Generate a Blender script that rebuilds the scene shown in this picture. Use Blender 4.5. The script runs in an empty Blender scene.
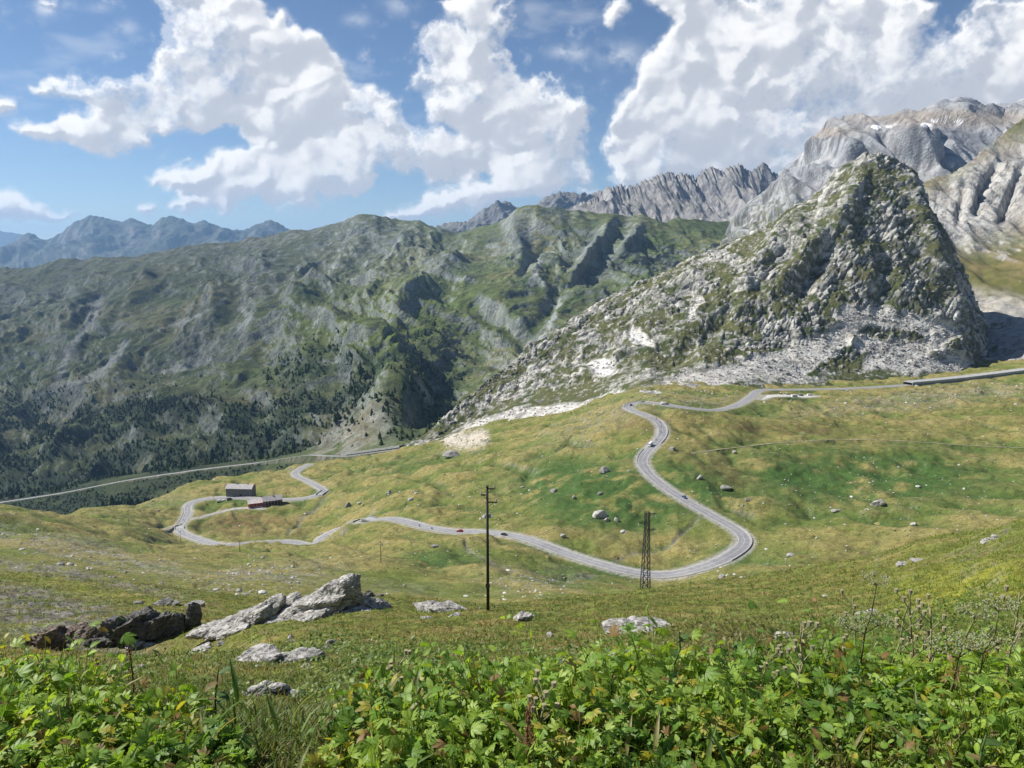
import bpy, math, random
import numpy as np
from mathutils import Vector, Matrix
random.seed(7)
RNG = np.random.default_rng(11)
f32 = np.float32
C = bpy.context.scene.collection
PITCH = math.radians(9.9); CP, SP = math.cos(PITCH), math.sin(PITCH); FPX = 769.0

# ---------------------------------------------------------------- camera rays
def st(px, py):
    """picture point -> slope across (x/y) and slope up (z/y) of its ray"""
    u = (np.asarray(px, float)-512)/FPX; w = (384-np.asarray(py, float))/FPX
    d = CP+w*SP
    return u/d, (-SP+w*CP)/d
def pix(P):
    """world points -> picture points"""
    x, y, z = P[..., 0], P[..., 1], P[..., 2]
    fw = np.maximum(y*CP-z*SP, 1e-3); up = y*SP+z*CP
    return 512+FPX*x/fw, 384-FPX*up/fw
def at(px, py, D):
    s, t = st(px, py); return Vector((float(s)*D, D, float(t)*D))

# ---------------------------------------------------------------- noise
_perm = np.concatenate([RNG.permutation(256)]*3).astype(np.int32)
_g = RNG.normal(size=(256, 3)); _g /= np.linalg.norm(_g, axis=1)[:, None]; _g = _g.astype(f32)
_rnd = RNG.random((256, 3)).astype(f32)
def _hash(i, j, k): return _perm[_perm[_perm[i & 255]+(j & 255)]+(k & 255)]
def perlin(P):
    sh = P.shape[:-1]; P = P.reshape(-1, 3)
    out = np.empty(len(P), f32)
    for a in range(0, len(P), 200000):
        Q = P[a:a+200000]; fl = np.floor(Q); I = fl.astype(np.int32); F = (Q-fl).astype(f32)
        U = F*F*F*(F*(F*6-15)+10); r = 0
        for dx in (0, 1):
            wx = U[:, 0] if dx else 1-U[:, 0]
            for dy in (0, 1):
                wy = wx*(U[:, 1] if dy else 1-U[:, 1])
                for dz in (0, 1):
                    g = _g[_hash(I[:, 0]+dx, I[:, 1]+dy, I[:, 2]+dz)]
                    d = g[:, 0]*(F[:, 0]-dx)+g[:, 1]*(F[:, 1]-dy)+g[:, 2]*(F[:, 2]-dz)
                    r = r+wy*(U[:, 2] if dz else 1-U[:, 2])*d
        out[a:a+200000] = r
    return out.reshape(sh)*1.6
def fbm(P, o=5, gain=.5, lac=2.03):
    r = 0; a = 1.; t = 0
    for i in range(o):
        r = r+a*perlin(P*(lac**i)+i*17.3); t += a; a *= gain
    return r/t
def ridged(P, o=5, gain=.5, lac=2.03):
    r = 0; a = 1.; t = 0; w = 1.
    for i in range(o):
        n = 1-np.abs(perlin(P*(lac**i)+i*13.7)); n = n*n
        r = r+a*n*w; w = np.clip(n*1.6, 0, 1); t += a; a *= gain
    return r/t
def worley(P):
    sh = P.shape[:-1]; P = P.reshape(-1, 3)
    f1 = np.full(len(P), 9., f32); f2 = f1.copy(); idn = np.zeros(len(P), f32)
    for a in range(0, len(P), 200000):
        Q = P[a:a+200000]; fl = np.floor(Q); I = fl.astype(np.int32); F = (Q-fl).astype(f32)
        A = np.full(len(Q), 9., f32); B = A.copy(); D = np.zeros(len(Q), f32)
        for dx in (-1, 0, 1):
            for dy in (-1, 0, 1):
                for dz in (-1, 0, 1):
                    h = _hash(I[:, 0]+dx, I[:, 1]+dy, I[:, 2]+dz); o = _rnd[h]
                    d = (F[:, 0]-dx-o[:, 0])**2+(F[:, 1]-dy-o[:, 1])**2+(F[:, 2]-dz-o[:, 2])**2
                    c = d < A
                    B = np.where(c, A, np.minimum(B, d)); A = np.where(c, d, A); D = np.where(c, h/255., D)
        f1[a:a+200000] = np.sqrt(A); f2[a:a+200000] = np.sqrt(B); idn[a:a+200000] = D
    return f1.reshape(sh), f2.reshape(sh), idn.reshape(sh)
def ss(a, b, x):
    t = np.clip((x-a)/(b-a), 0, 1); return t*t*(3-2*t)
def pchip(Y, k, q):
    """monotone cubic through rows Y[i] at k[i], sampled at q (axis 0)"""
    k = np.asarray(k, float); h = np.diff(k); sl = np.diff(Y, axis=0)/h.reshape((-1,)+(1,)*(Y.ndim-1))
    m = np.zeros_like(Y); m[0] = sl[0]; m[-1] = sl[-1]
    a, b = sl[:-1], sl[1:]
    with np.errstate(all='ignore'):
        hm = np.where(a*b > 0, 2*a*b/(a+b), 0)
    m[1:-1] = np.nan_to_num(hm)
    i = np.clip(np.searchsorted(k, q, side='right')-1, 0, len(k)-2)
    hh = h[i]; t = (q-k[i])/hh
    sh = (-1,)+(1,)*(Y.ndim-1); t = t.reshape(sh); hh = hh.reshape(sh)
    return ((2*t**3-3*t**2+1)*Y[i]+(t**3-2*t**2+t)*hh*m[i]+(-2*t**3+3*t**2)*Y[i+1]+(t**3-t**2)*hh*m[i+1])
def smooth1(A, n, axis):
    for _ in range(n):
        B = np.pad(A, [(1, 1) if i == axis else (0, 0) for i in range(A.ndim)], mode='edge')
        s0 = [slice(None)]*A.ndim; s1 = list(s0); s2 = list(s0)
        s0[axis] = slice(0, -2); s1[axis] = slice(1, -1); s2[axis] = slice(2, None)
        A = .25*B[tuple(s0)]+.5*B[tuple(s1)]+.25*B[tuple(s2)]
    return A
def seg_dist(X, Y, line):
    """distance in the picture to a polyline, and how far along it (0..1)"""
    best = np.full(X.shape, 1e9); al = np.zeros(X.shape); n = len(line)-1
    for i in range(n):
        x0, y0 = line[i]; x1, y1 = line[i+1]
        dx, dy = x1-x0, y1-y0; L = dx*dx+dy*dy
        t = np.clip(((X-x0)*dx+(Y-y0)*dy)/L, 0, 1)
        d = np.hypot(X-x0-t*dx, Y-y0-t*dy); c = d < best
        best = np.where(c, d, best); al = np.where(c, (i+t)/n, al)
    return best, al
def blob(X, Y, cx, cy, rx, ry, rot=0):
    a = math.radians(rot); c, s = math.cos(a), math.sin(a)
    u = ((X-cx)*c+(Y-cy)*s)/rx; v = (-(X-cx)*s+(Y-cy)*c)/ry
    return np.exp(-(u*u+v*v)**1.5)

# ---------------------------------------------------------------- materials
class NT:
    def __init__(s, name):
        s.m = bpy.data.materials.new(name); s.m.use_nodes = True; s.t = s.m.node_tree; s.t.nodes.clear()
    def n(s, typ, inp=None, **kw):
        o = s.t.nodes.new(typ)
        for k, v in kw.items(): setattr(o, k, v)
        for k, v in (inp or {}).items():
            if isinstance(v, bpy.types.NodeSocket): s.t.links.new(v, o.inputs[k])
            else: o.inputs[k].default_value = v
        return o
    def math(s, op, a, b=0., clamp=False):
        return s.n('ShaderNodeMath', {0: a, 1: b}, operation=op, use_clamp=clamp).outputs[0]
    def noise(s, vec, scale, detail=4., rough=.6, dist=0.):
        return s.n('ShaderNodeTexNoise', {'Vector': vec, 'Scale': scale, 'Detail': detail, 'Roughness': rough, 'Distortion': dist}).outputs[0]
    def ramp(s, fac, a, b, lo=0., hi=1.):
        return s.n('ShaderNodeMapRange', {'Value': fac, 'From Min': a, 'From Max': b, 'To Min': lo, 'To Max': hi}, interpolation_type='SMOOTHSTEP').outputs[0]
    def mix(s, fac, a, b, mode='MIX'):
        o = s.t.nodes.new('ShaderNodeMix'); o.data_type = 'RGBA'; o.blend_type = mode
        for sock, v in ((o.inputs[0], fac), (o.inputs[6], a), (o.inputs[7], b)):
            if isinstance(v, bpy.types.NodeSocket): s.t.links.new(v, sock)
            else: sock.default_value = v if not isinstance(v, tuple) else (v+(1.,))[:4]
        return o.outputs[2]
    def finish(s, col, rough=.9, normal=None, spec=.25, extra=None):
        d = {'Base Color': col if isinstance(col, bpy.types.NodeSocket) else tuple(col)+(1.,), 'Roughness': rough, 'Specular IOR Level': spec}
        if normal is not None: d['Normal'] = normal
        if extra: d.update(extra)
        b = s.n('ShaderNodeBsdfPrincipled', d); o = s.n('ShaderNodeOutputMaterial', {'Surface': b.outputs[0]})
        return s.m
    def bump(s, h, dist, strength=1., normal=None):
        d = {'Height': h, 'Distance': dist, 'Strength': strength}
        if normal is not None: d['Normal'] = normal
        return s.n('ShaderNodeBump', d).outputs[0]
    def pos(s): return s.n('ShaderNodeNewGeometry').outputs['Position']
    def attr(s, name): return s.n('ShaderNodeAttribute', attribute_name=name)

def terrain_mat(name, fine, mid, bump_d, varia=.5, rough=.95, streak=None, tint=.35):
    """ground cover colours come with the mesh; the nodes add grain at the sizes fine and mid (metres)"""
    k = NT(name); p = k.pos(); c = k.attr('col').outputs['Color']; rk = k.attr('rock').outputs['Fac']
    a = k.noise(p, 1./fine, 5., .7); b = k.noise(p, 1./mid, 5., .65)
    g = k.math('ADD', k.math('MULTIPLY', a, .6), k.math('MULTIPLY', b, .4))
    v = k.ramp(g, .32, .68, 1-varia, 1+varia)
    col = k.mix(1., c, k.n('ShaderNodeCombineColor', {0: v, 1: v, 2: v}).outputs[0], 'MULTIPLY')
    if streak:      # long cracks and beds in bare stone
        mp = k.n('ShaderNodeMapping', {'Vector': p, 'Rotation': streak[1], 'Scale': streak[0]}).outputs[0]; sn = k.noise(mp, 1., 6., .62); sf = k.math('MULTIPLY', k.ramp(sn, .40, .50, .62, 0.), rk)
        col = k.mix(sf, col, (.075,.075,.08)); sl = k.math('MULTIPLY', k.ramp(sn, .55, .66, 0., .4), rk); col = k.mix(sl, col, (.52,.51,.49))
    hs = k.noise(p, 1./(mid*3.1), 3., .6)
    col = k.mix(k.ramp(hs, .4, .65, 0., tint), col, k.mix(1., col, (1.25, 1.0, .72), 'MULTIPLY'))
    vor = k.n('ShaderNodeTexVoronoi', {'Vector': p, 'Scale': 1./(fine*2.2)}, feature='F1', distance='EUCLIDEAN').outputs[0]
    h = k.math('ADD', g, k.math('MULTIPLY', k.math('MULTIPLY', vor, rk), -.7))
    nrm = k.bump(h, bump_d, .9)
    return k.finish(col, rough, nrm, .15)
def plain_mat(name, col, rough=.7, varia=.15, scale=3., bump=.0, metallic=0., spec=.3):
    k = NT(name); p = k.n('ShaderNodeTexCoord').outputs['Object']
    n = k.noise(p, scale, 5., .65); v = k.ramp(n, .3, .7, 1-varia, 1+varia)
    c = k.mix(1., tuple(col), k.n('ShaderNodeCombineColor', {0: v, 1: v, 2: v}).outputs[0], 'MULTIPLY')
    return k.finish(c, rough, k.bump(n, bump, .8) if bump else None, spec, {'Metallic': metallic})

# ---------------------------------------------------------------- meshes
def mesh_np(name, V, F, mats, attrs=None, smooth=True, parent=None, kind=None, F3=None):
    me = bpy.data.meshes.new(name); V = np.ascontiguousarray(V, f32).reshape(-1, 3)
    F = np.asarray(F, np.int32).reshape(-1, 4) if F is not None and len(F) else np.zeros((0, 4), np.int32)
    F3 = np.asarray(F3, np.int32).reshape(-1, 3) if F3 is not None and len(F3) else np.zeros((0, 3), np.int32)
    me.vertices.add(len(V)); me.vertices.foreach_set('co', V.ravel())
    nl = F.size+F3.size; me.loops.add(nl); me.loops.foreach_set('vertex_index', np.concatenate([F.ravel(), F3.ravel()]))
    me.polygons.add(len(F)+len(F3))
    me.polygons.foreach_set('loop_start', np.concatenate([np.arange(len(F))*4, F.size+np.arange(len(F3))*3]).astype(np.int32))
    me.update(calc_edges=True)
    me.polygons.foreach_set('use_smooth', np.full(len(F)+len(F3), smooth))
    for k, a in (attrs or {}).items():
        if a.ndim == 2:
            at_ = me.attributes.new(k, 'FLOAT_COLOR', 'POINT'); c4 = np.ones((len(a), 4), f32); c4[:, :3] = a
            at_.data.foreach_set('color', c4.ravel())
        else:
            at_ = me.attributes.new(k, 'FLOAT', 'POINT'); at_.data.foreach_set('value', a.astype(f32).ravel())
    for m in (mats if isinstance(mats, (list, tuple)) else [mats]): me.materials.append(m)
    o = bpy.data.objects.new(name, me); C.objects.link(o)
    if parent: o.parent = parent
    if kind: o['kind'] = kind
    return o
def grid_faces(nv, nu):
    i = (np.arange(nv-1)[:, None]*nu+np.arange(nu-1)[None]).ravel()
    return np.stack([i, i+1, i+nu+1, i+nu], 1)
def grid_normals(P):
    a = np.gradient(P, axis=1); b = np.gradient(P, axis=0); n = np.cross(a, b)
    n /= np.linalg.norm(n, axis=-1, keepdims=True)+1e-9
    return n
def tag(o, label, cat, group=None):
    o['label'] = label; o['category'] = cat
    if group: o['group'] = group
    return o
def empty(name, loc, rz=0., label=None, cat=None, group=None):
    o = bpy.data.objects.new(name, None); C.objects.link(o); o.location = loc; o.rotation_euler = (0, 0, rz)
    if label: tag(o, label, cat, group)
    return o

# ---------------------------------------------------------------- lofted masses
def loft(rows, counts, nu, s0, s1, smu=3):
    """rows of (px, py, D) from near to far -> grid of points (nv, nu, 3)"""
    S = np.linspace(s0, s1, nu); Dr = []; Zr = []
    for r in rows:
        a = np.array(r, float); s, t = st(a[:, 0], a[:, 1]); o = np.argsort(s)
        D = np.interp(S, s[o], a[o, 2]); T = np.interp(S, s[o], t[o])
        Dr.append(D); Zr.append(D*T)
    Dr = smooth1(np.array(Dr), smu, 1); Zr = smooth1(np.array(Zr), smu, 1)
    q = np.concatenate([np.linspace(i, i+1, c, endpoint=False) for i, c in enumerate(counts)]+[[len(rows)-1]])
    k = np.arange(len(rows)); D = pchip(Dr, k, q); Z = pchip(Zr, k, q)
    return np.stack([S[None]*D, D, Z], -1), q
def lerp(a, b, t):
    return np.asarray(a, f32)*(1-t[..., None])+np.asarray(b, f32)*t[..., None]
# ================================================================ THE MEADOW (near slope, basin, loop of road)
GC = {
 -150: [(5,722),(8,703),(12,683),(20,663),(35,647),(50,640),(70,615),(110,585),(150,562),(220,540),(300,522),(400,505),(480,500),(600,530),(1000,600),(1400,650)],
 0:   [(5,722),(8,705),(12,683),(20,665),(35,651),(50,646),(70,622),(110,592),(150,572),(220,549),(300,530),(400,512),(480,505),(600,530),(1000,590),(1400,640)],
 100: [(5,722),(8,705),(12,683),(20,665),(35,650),(60,634),(80,617),(110,600),(150,582),(220,563),(300,548),(400,537),(500,525),(600,515),(700,507),(850,530),(1000,560),(1400,610)],
 200: [(5,722),(8,705),(12,680),(20,660),(35,645),(60,628),(80,618),(110,606),(150,592),(220,573),(300,562),(400,553),(500,547),(600,541),(680,520),(760,500),(850,486),(900,483),(1050,510),(1400,590)],
 300: [(5,722),(8,705),(12,680),(20,657),(35,640),(60,622),(80,613),(110,606),(150,600),(220,581),(300,565),(400,552),(500,546),(600,541),(680,520),(760,494),(850,478),(950,467),(1100,490),(1400,560)],
 400: [(5,720),(8,692),(12,669),(20,650),(35,632),(60,613),(90,604),(120,600),(150,600),(250,582),(350,562),(450,542),(530,522),(600,502),(700,482),(850,462),(960,451),(1000,452),(1150,500),(1400,550)],
 488: [(5,720),(8,690),(12,668),(20,648),(35,629),(60,611),(80,606),(110,608),(150,606),(200,600),(300,575),(400,549),(470,534),(560,505),(620,482),(800,446),(1000,425),(1150,420),(1400,440)],
 570: [(5,720),(8,690),(12,668),(20,648),(35,628),(60,608),(100,600),(140,598),(200,600),(280,587),(360,571),(425,554),(500,512),(600,470),(700,440),(850,417),(1000,405),(1150,402),(1400,400)],
 650: [(5,718),(8,686),(12,664),(20,647),(35,628),(60,608),(100,596),(140,589),(200,600),(300,592),(360,583),(390,575),(440,540),(500,503),(560,470),(650,430),(720,407),(800,396),(1000,376),(1400,352)],
 750: [(5,716),(8,682),(12,658),(20,640),(35,622),(60,603),(100,588),(140,580),(200,592),(300,580),(350,569),(400,553),(428,540),(470,515),(520,488),(600,452),(700,422),(800,403),(900,390),(1000,380),(1400,360)],
 850: [(5,714),(8,676),(12,650),(20,632),(35,612),(60,590),(90,572),(120,564),(180,585),(300,587),(350,567),(400,544),(470,510),(550,475),(640,443),(750,418),(850,401),(950,388),(1050,379),(1400,352)],
 950: [(5,712),(8,670),(12,642),(20,615),(35,588),(60,560),(80,545),(100,537),(150,562),(300,572),(350,551),(400,528),(500,490),(600,456),(700,429),(800,408),(900,393),(1000,381),(1400,346)],
 1024:[(5,710),(8,665),(12,630),(20,596),(35,560),(55,532),(70,518),(100,530),(200,570),(300,562),(350,541),(400,520),(500,482),(600,451),(700,425),(850,396),(1000,375),(1400,340)],
 1170:[(5,705),(8,650),(12,610),(20,570),(35,530),(55,500),(70,490),(100,502),(200,540),(300,540),(400,508),(500,475),(700,420),(1000,371),(1400,332)],
}
HD = np.concatenate([np.geomspace(1.2, 130, 300, endpoint=False), np.linspace(130, 350, 80, endpoint=False), np.linspace(350, 1400, 400)])
HS = np.concatenate([-np.geomspace(3.2, .96, 30), np.linspace(-.95, .95, 1180), np.geomspace(.96, 3.2, 30)])
def _build_H():
    px = sorted(GC); sc = []; Zc = []
    for p in px:
        a = GC[p]; D = np.array([1.2, 2.5]+[q[0] for q in a], float)
        z = np.array([-1.62, -1.84]+[float(st(p, q[1])[1])*q[0] for q in a])
        Zc.append(pchip(z, np.log(D), np.log(HD))); sc.append(float(st(p, 560)[0]))
    Zc = np.array(Zc); sc = np.array(sc)
    Tm = Zc/HD[None]
    k = np.clip(HS, sc[0], sc[-1])
    T = pchip(Tm, sc, k)            # smooth across
    T = smooth1(T, 20, 0)
    Z = (T*HD[None]).T             # (nD, nS)
    return smooth1(Z, 2, 0)
HZ = _build_H()
def _sidx(s): return np.interp(s, HS, np.arange(len(HS)))
def _didx(D): return np.interp(D, HD, np.arange(len(HD)))
def hz(x, y, Zg=None):
    Zg = HZ if Zg is None else Zg
    x = np.asarray(x, float); y = np.maximum(np.asarray(y, float), 1.2)
    i = _didx(y); j = _sidx(x/y); i0 = np.minimum(i.astype(int), len(HD)-2); j0 = np.minimum(j.astype(int), len(HS)-2)
    a = i-i0; b = j-j0
    return (Zg[i0, j0]*(1-a)*(1-b)+Zg[i0+1, j0]*a*(1-b)+Zg[i0, j0+1]*(1-a)*b+Zg[i0+1, j0+1]*a*b)
def hit(px, py, dmin=1.3, dmax=1390.):
    """where the ray of a picture point meets the meadow"""
    s, t = st(px, py); s = float(s); t = float(t)
    D = np.concatenate([np.geomspace(dmin, dmax, 3000)]); tt = hz(s*D, D)/D
    k = np.nonzero(tt >= t)[0]
    i = k[0] if len(k) else int(np.argmax(tt))
    d = D[i]
    if 0 < i and tt[i] > tt[i-1]: d = D[i-1]+(D[i]-D[i-1])*np.clip((t-tt[i-1])/(tt[i]-tt[i-1]), 0, 1)
    return np.array([s*d, d, float(hz(s*d, d))])

def resample(P, step):
    P = np.asarray(P, float); L = np.concatenate([[0], np.cumsum(np.linalg.norm(np.diff(P[:, :2], axis=0), axis=1))])
    n = max(2, int(L[-1]/step)+1); q = np.linspace(0, L[-1], n)
    return np.stack([np.interp(q, L, P[:, i]) for i in range(P.shape[1])], 1)
def path_from_pixels(pts, dmin, step=3., sm=8, zs=25, zf=None):
    """drape a line seen in the picture over the meadow and ease it into a drivable curve"""
    P = np.array([hit(x, y, dmin) for x, y in pts]); P = resample(P, step)
    e = P[[0, -1]].copy(); P[:, :2] = smooth1(P[:, :2], sm, 0); P[0], P[-1] = e
    z = hz(P[:, 0], P[:, 1]); P[:, 2] = smooth1(z, zs, 0)
    return P
ROAD = [(1060,369),(1024,372),(980,377.5),(940,382),(900,385.5),(860,388),(820,389),(790,389.5),(765,389.5),(757,391),(752,396),(744,402),(732,407),(715,410.5),(695,409),(672,405.5),(652,402.5),(638,402),(629,405),(628,409),(636,412),(648,416),(658,421),(663,428),(662,436),(656,443),(648,450),(642,458),(643,466),(651,476),(663,486),(677,495),(691,504),(706,512),(720,520),(733,527),(743,534),(746,541),(740,549),(725,558),(705,566),(685,572),(665,576),(645,575),(615,568),(590,561),(565,553),(545,545),(525,538),(505,534),(480,532),(450,531),(425,527),(405,521),(388,518),(372,520),(360,525)]
LOOP = [(360,525),(350,528.5),(340,532.5),(325,539),(310,544.5),(296,542),(275,542),(249,543.5),(228,545),(212,543.5),(198,539),(182,533),(178,528),(184,520),(188,512),(187,506),(192,501.5),(205,498.5),(226,497),(249,497.8),(270,499.5),(288,499.5),(306,498.5),(320,494.5),(326,491),(317,486),(306,480),(297,476.5),(294,473),(301,468),(310,463.5)]
DRIVE = [(190,520),(206,515.5),(222,511.5),(236,508),(250,508),(262,508.5)]
TRACK = [(163,529),(172,525.5),(181,524)]
TRAIL = [(668,456),(700,452),(740,447),(780,442.5),(820,440),(860,439.5),(900,440.5),(940,443.5),(980,446),(1030,448)]
LOT = [(757,399),(768,396),(785,395.5),(803,396.5),(812,396)]
road_p = path_from_pixels(ROAD, 330); loop_p = path_from_pixels(LOOP, 400)
drive_p = path_from_pixels(DRIVE, 500, zs=8); track_p = path_from_pixels(TRACK, 500, zs=4)
trail_p = path_from_pixels(TRAIL, 450, sm=4, zs=6); lot_p = path_from_pixels(LOT, 600, sm=2, zs=8)
_n = 24; loop_p[0] = road_p[-1]; _w = np.linspace(1, 0, _n); loop_p[:_n, 2] = loop_p[:_n, 2]*(1-_w)+(road_p[-1, 2]+(loop_p[_n, 2]-road_p[-1, 2])*np.linspace(0, 1, _n))*_w
loop_p[:, :2] = smooth1(loop_p[:, :2], 6, 0)
drive_p[0, 2] = loop_p[np.argmin(np.linalg.norm(loop_p[:, :2]-drive_p[0, :2], axis=1)), 2]

# relief
HX = HS[None]*HD[:, None]; HY = np.repeat(HD[:, None], len(HS), 1)
HPX, HPY = pix(np.stack([HX, HY, HZ], -1))
def _p2(k, z=0.): return np.stack([HX/k, HY/k, np.full_like(HX, z)], -1)
far = ss(150, 420, HY); nearw = ss(5, 30, HY)*(1-ss(110, 260, HY)); flat = ss(420, 560, HY)
rel = far*(4.4*fbm(_p2(85), 3)+4.2*fbm(_p2(30, 3), 4)+1.5*fbm(_p2(9, 5), 3)+1.6*(ridged(_p2(48, 6), 3)-.5))
gul = ridged(np.stack([(HX*.9+HY*.43)/70+.3*fbm(_p2(60, 61), 2), (-HX*.43+HY*.9)/190, HX*0+44], -1), 3, .4); rel -= far*3.6*ss(.62, .95, gul)
rel += far*3.0*(ridged(np.stack([(HX*.3+HY)/60, (HX-HY*.3)/150, HX*0+77], -1), 2)-.6)
dd = np.stack([(HX*.82+HY*.57)/26, (-HX*.57+HY*.82)/120, HX*0+4], -1)      # low rolls running down towards the valley
rel += far*1.7*(ridged(dd, 3)-.55)*(1-.6*ss(560, 760, HPX))
rel += nearw*(.9*fbm(_p2(9, 7), 4)+.28*fbm(_p2(2.2, 8), 3))+ss(2.5, 9, HY)*(1-ss(60, 150, HY))*.07*fbm(_p2(.7, 9), 2)
mid = ss(60, 130, HY)*(1-ss(250, 420, HY)); rel += mid*(2.2*fbm(_p2(38, 11), 4)+.9*(ridged(_p2(14, 12), 3)-.5))
# the hollow in front of the dark crag
rel -= 4.4*blob(HPX, HPY, 110, 634, 130, 15)*ss(22, 34, HY)*(1-ss(60, 80, HY))
# stream beds
STREAMS = [[(326,496),(318,505),(309,512),(300,520),(294,528),(288,534)], [(706,512),(690,526),(672,541),(650,546),(630,550),(612,556)], [(466,545),(478,555),(505,563),(540,570),(575,574),(600,573)]]
for q in STREAMS:
    d, _ = seg_dist(HPX, HPY, q); rel -= (HY > 280)*1.4*np.exp(-(d/2.2)**2)
REL = rel-smooth1(smooth1(rel, 60, 0), 60, 1)
# level the ground along each road
def near_path(P, half, fall, X=HX, Y=HY):
    """weight 1 on the road, 0 beyond the verge; height of the road there"""
    W = np.zeros(X.shape); Zr = np.zeros(X.shape)
    lo = P[:, :2].min(0)-half-fall; hi = P[:, :2].max(0)+half+fall
    I = np.nonzero(((X > lo[0]) & (X < hi[0]) & (Y > lo[1]) & (Y < hi[1])).ravel())[0]
    xs = X.ravel()[I]; ys = Y.ravel()[I]; Q = P[::2]
    for a in range(0, len(I), 20000):
        d = (xs[a:a+20000, None]-Q[None, :, 0])**2+(ys[a:a+20000, None]-Q[None, :, 1])**2
        k = d.argmin(1); dm = np.sqrt(d[np.arange(len(k)), k])
        # refine: distance across the line
        ax_ = xs[a:a+20000]; ay_ = ys[a:a+20000]; k2_ = np.clip(k, 1, len(Q)-2); T_ = Q[k2_+1]-Q[k2_-1]; L2 = T_[:, 0]**2+T_[:, 1]**2+1e-9
        tt_ = np.clip(((ax_-Q[k, 0])*T_[:, 0]+(ay_-Q[k, 1])*T_[:, 1])/L2, -.5, .5)
        W.ravel()[I[a:a+20000]] = 1-ss(half, half+fall, dm); Zr.ravel()[I[a:a+20000]] = Q[k, 2]+tt_*T_[:, 2]
    return W, Zr
W_ROAD = np.zeros(HX.shape); HZB = HZ.copy(); HZ = HZ+rel
for P, half, fall in ((trail_p, 1.5, 4), (track_p, 3, 6), (drive_p, 3.5, 7), (lot_p, 9, 9), (loop_p, 5.6, 11), (road_p, 6.4, 13)):
    W, Zr = near_path(P, half, fall); HZ = HZ*(1-W)+(Zr-.22)*W
    if P is not trail_p: W_ROAD = np.maximum(W_ROAD, near_path(P, half*.9, 2.5)[0])

# ground cover
DRY = (.245,.215,.076); GRN = (.135,.165,.038); LUSH = (.048,.104,.024); BRN = (.175,.112,.056); SCR = (.27,.255,.225); DRK = (.085,.08,.065); OLV = (.160,.160,.048)
n1 = fbm(_p2(60, 21), 5); n2 = fbm(_p2(14, 22), 4); n3 = fbm(np.stack([HX/160, HY/34, HX*0+23], -1), 5)
n4 = fbm(_p2(4., 24), 4)
col = lerp(DRY, GRN, ss(-.22, .22, n1*.8+n3*.6-.02))
col = lerp(col, OLV, ss(0., .35, n2)*.55)
hol = far*ss(.1, 1.6, -REL); crs = far*ss(.2, 1.8, REL); col = lerp(col, (.075,.115,.030), hol*.75); col = lerp(col, (.27,.225,.095), crs*.55)
lush = np.clip(blob(HPX, HPY, 850, 478, 190, 34)+blob(HPX, HPY, 620, 500, 90, 34)+.8*blob(HPX, HPY, 560, 480, 60, 22)+.7*blob(HPX, HPY, 590, 572, 70, 12)+.8*blob(HPX, HPY, 440, 560, 60, 10)+.6*blob(HPX, HPY, 730, 560, 60, 14)+.5*blob(HPX, HPY, 240, 500, 24, 5)+.6*blob(HPX, HPY, 400, 465, 60, 8, -12)+.45*blob(HPX, HPY, 720, 408, 60, 8), 0, 1)
farm = ss(230, 300, HY)
col = lerp(col, LUSH, np.clip(1.15*lush*farm*ss(-.65, .08, n2+n1), 0, 1)*.92)
brn = .9*blob(HPX, HPY, 250, 525, 48, 11)+.6*blob(HPX, HPY, 830, 428, 200, 9)*ss(-.2, .3, n3)+.5*blob(HPX, HPY, 640, 420, 40, 12)+.5*blob(HPX, HPY, 720, 470, 50, 14, 20)+.5*blob(HPX, HPY, 900, 560, 80, 12)
col = lerp(col, BRN, np.clip(brn*ss(-.4, .3, n2+n1*.5)*farm, 0, .8))
scr = 1.2*blob(HPX, HPY, 245, 585, 85, 17, -10)+1.*blob(HPX, HPY, 90, 552, 150, 12, 14)+.5*blob(HPX, HPY, 400, 590, 40, 8)+1.1*blob(HPX, HPY, 40, 605, 105, 18, 10)+.6*blob(HPX, HPY, 530, 580, 50, 14)+.35*blob(HPX, HPY, 160, 500, 40, 7)+.8*blob(HPX, HPY, 930, 398, 130, 9, -6)+.5*blob(HPX, HPY, 700, 400, 60, 8)+.45*blob(HPX, HPY, 600, 420, 70, 14, -25)
scr = np.clip(scr*(HY > 70), 0, 1)
srock = scr*ss(-.25, .3, n4+n2*.7)
col = lerp(col, SCR, srock*.75)
col = lerp(col, (.17,.155,.13), np.clip(.8*blob(HPX, HPY, 40, 600, 95, 16, 10)*(HY > 70), 0, 1))
for q in STREAMS:
    d, _ = seg_dist(HPX, HPY, q); col = lerp(col, (.19,.18,.155), (HY > 280)*np.exp(-(d/1.8)**2)*ss(-.5, .2, n4)*.8)
d, _ = seg_dist(HPX, HPY, [(445,433),(455,440),(468,441),(480,438)]); quarry = (HY > 700)*ss(13, 4, d+6*n4)
col = lerp(col, (.52,.47,.39), quarry)
col = lerp(col, (.10,.08,.055), np.clip(1.1*blob(HPX, HPY, 100, 642, 120, 11)*ss(22, 30, HY)*(1-ss(60, 90, HY)), 0, 1)*.0)
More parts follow.
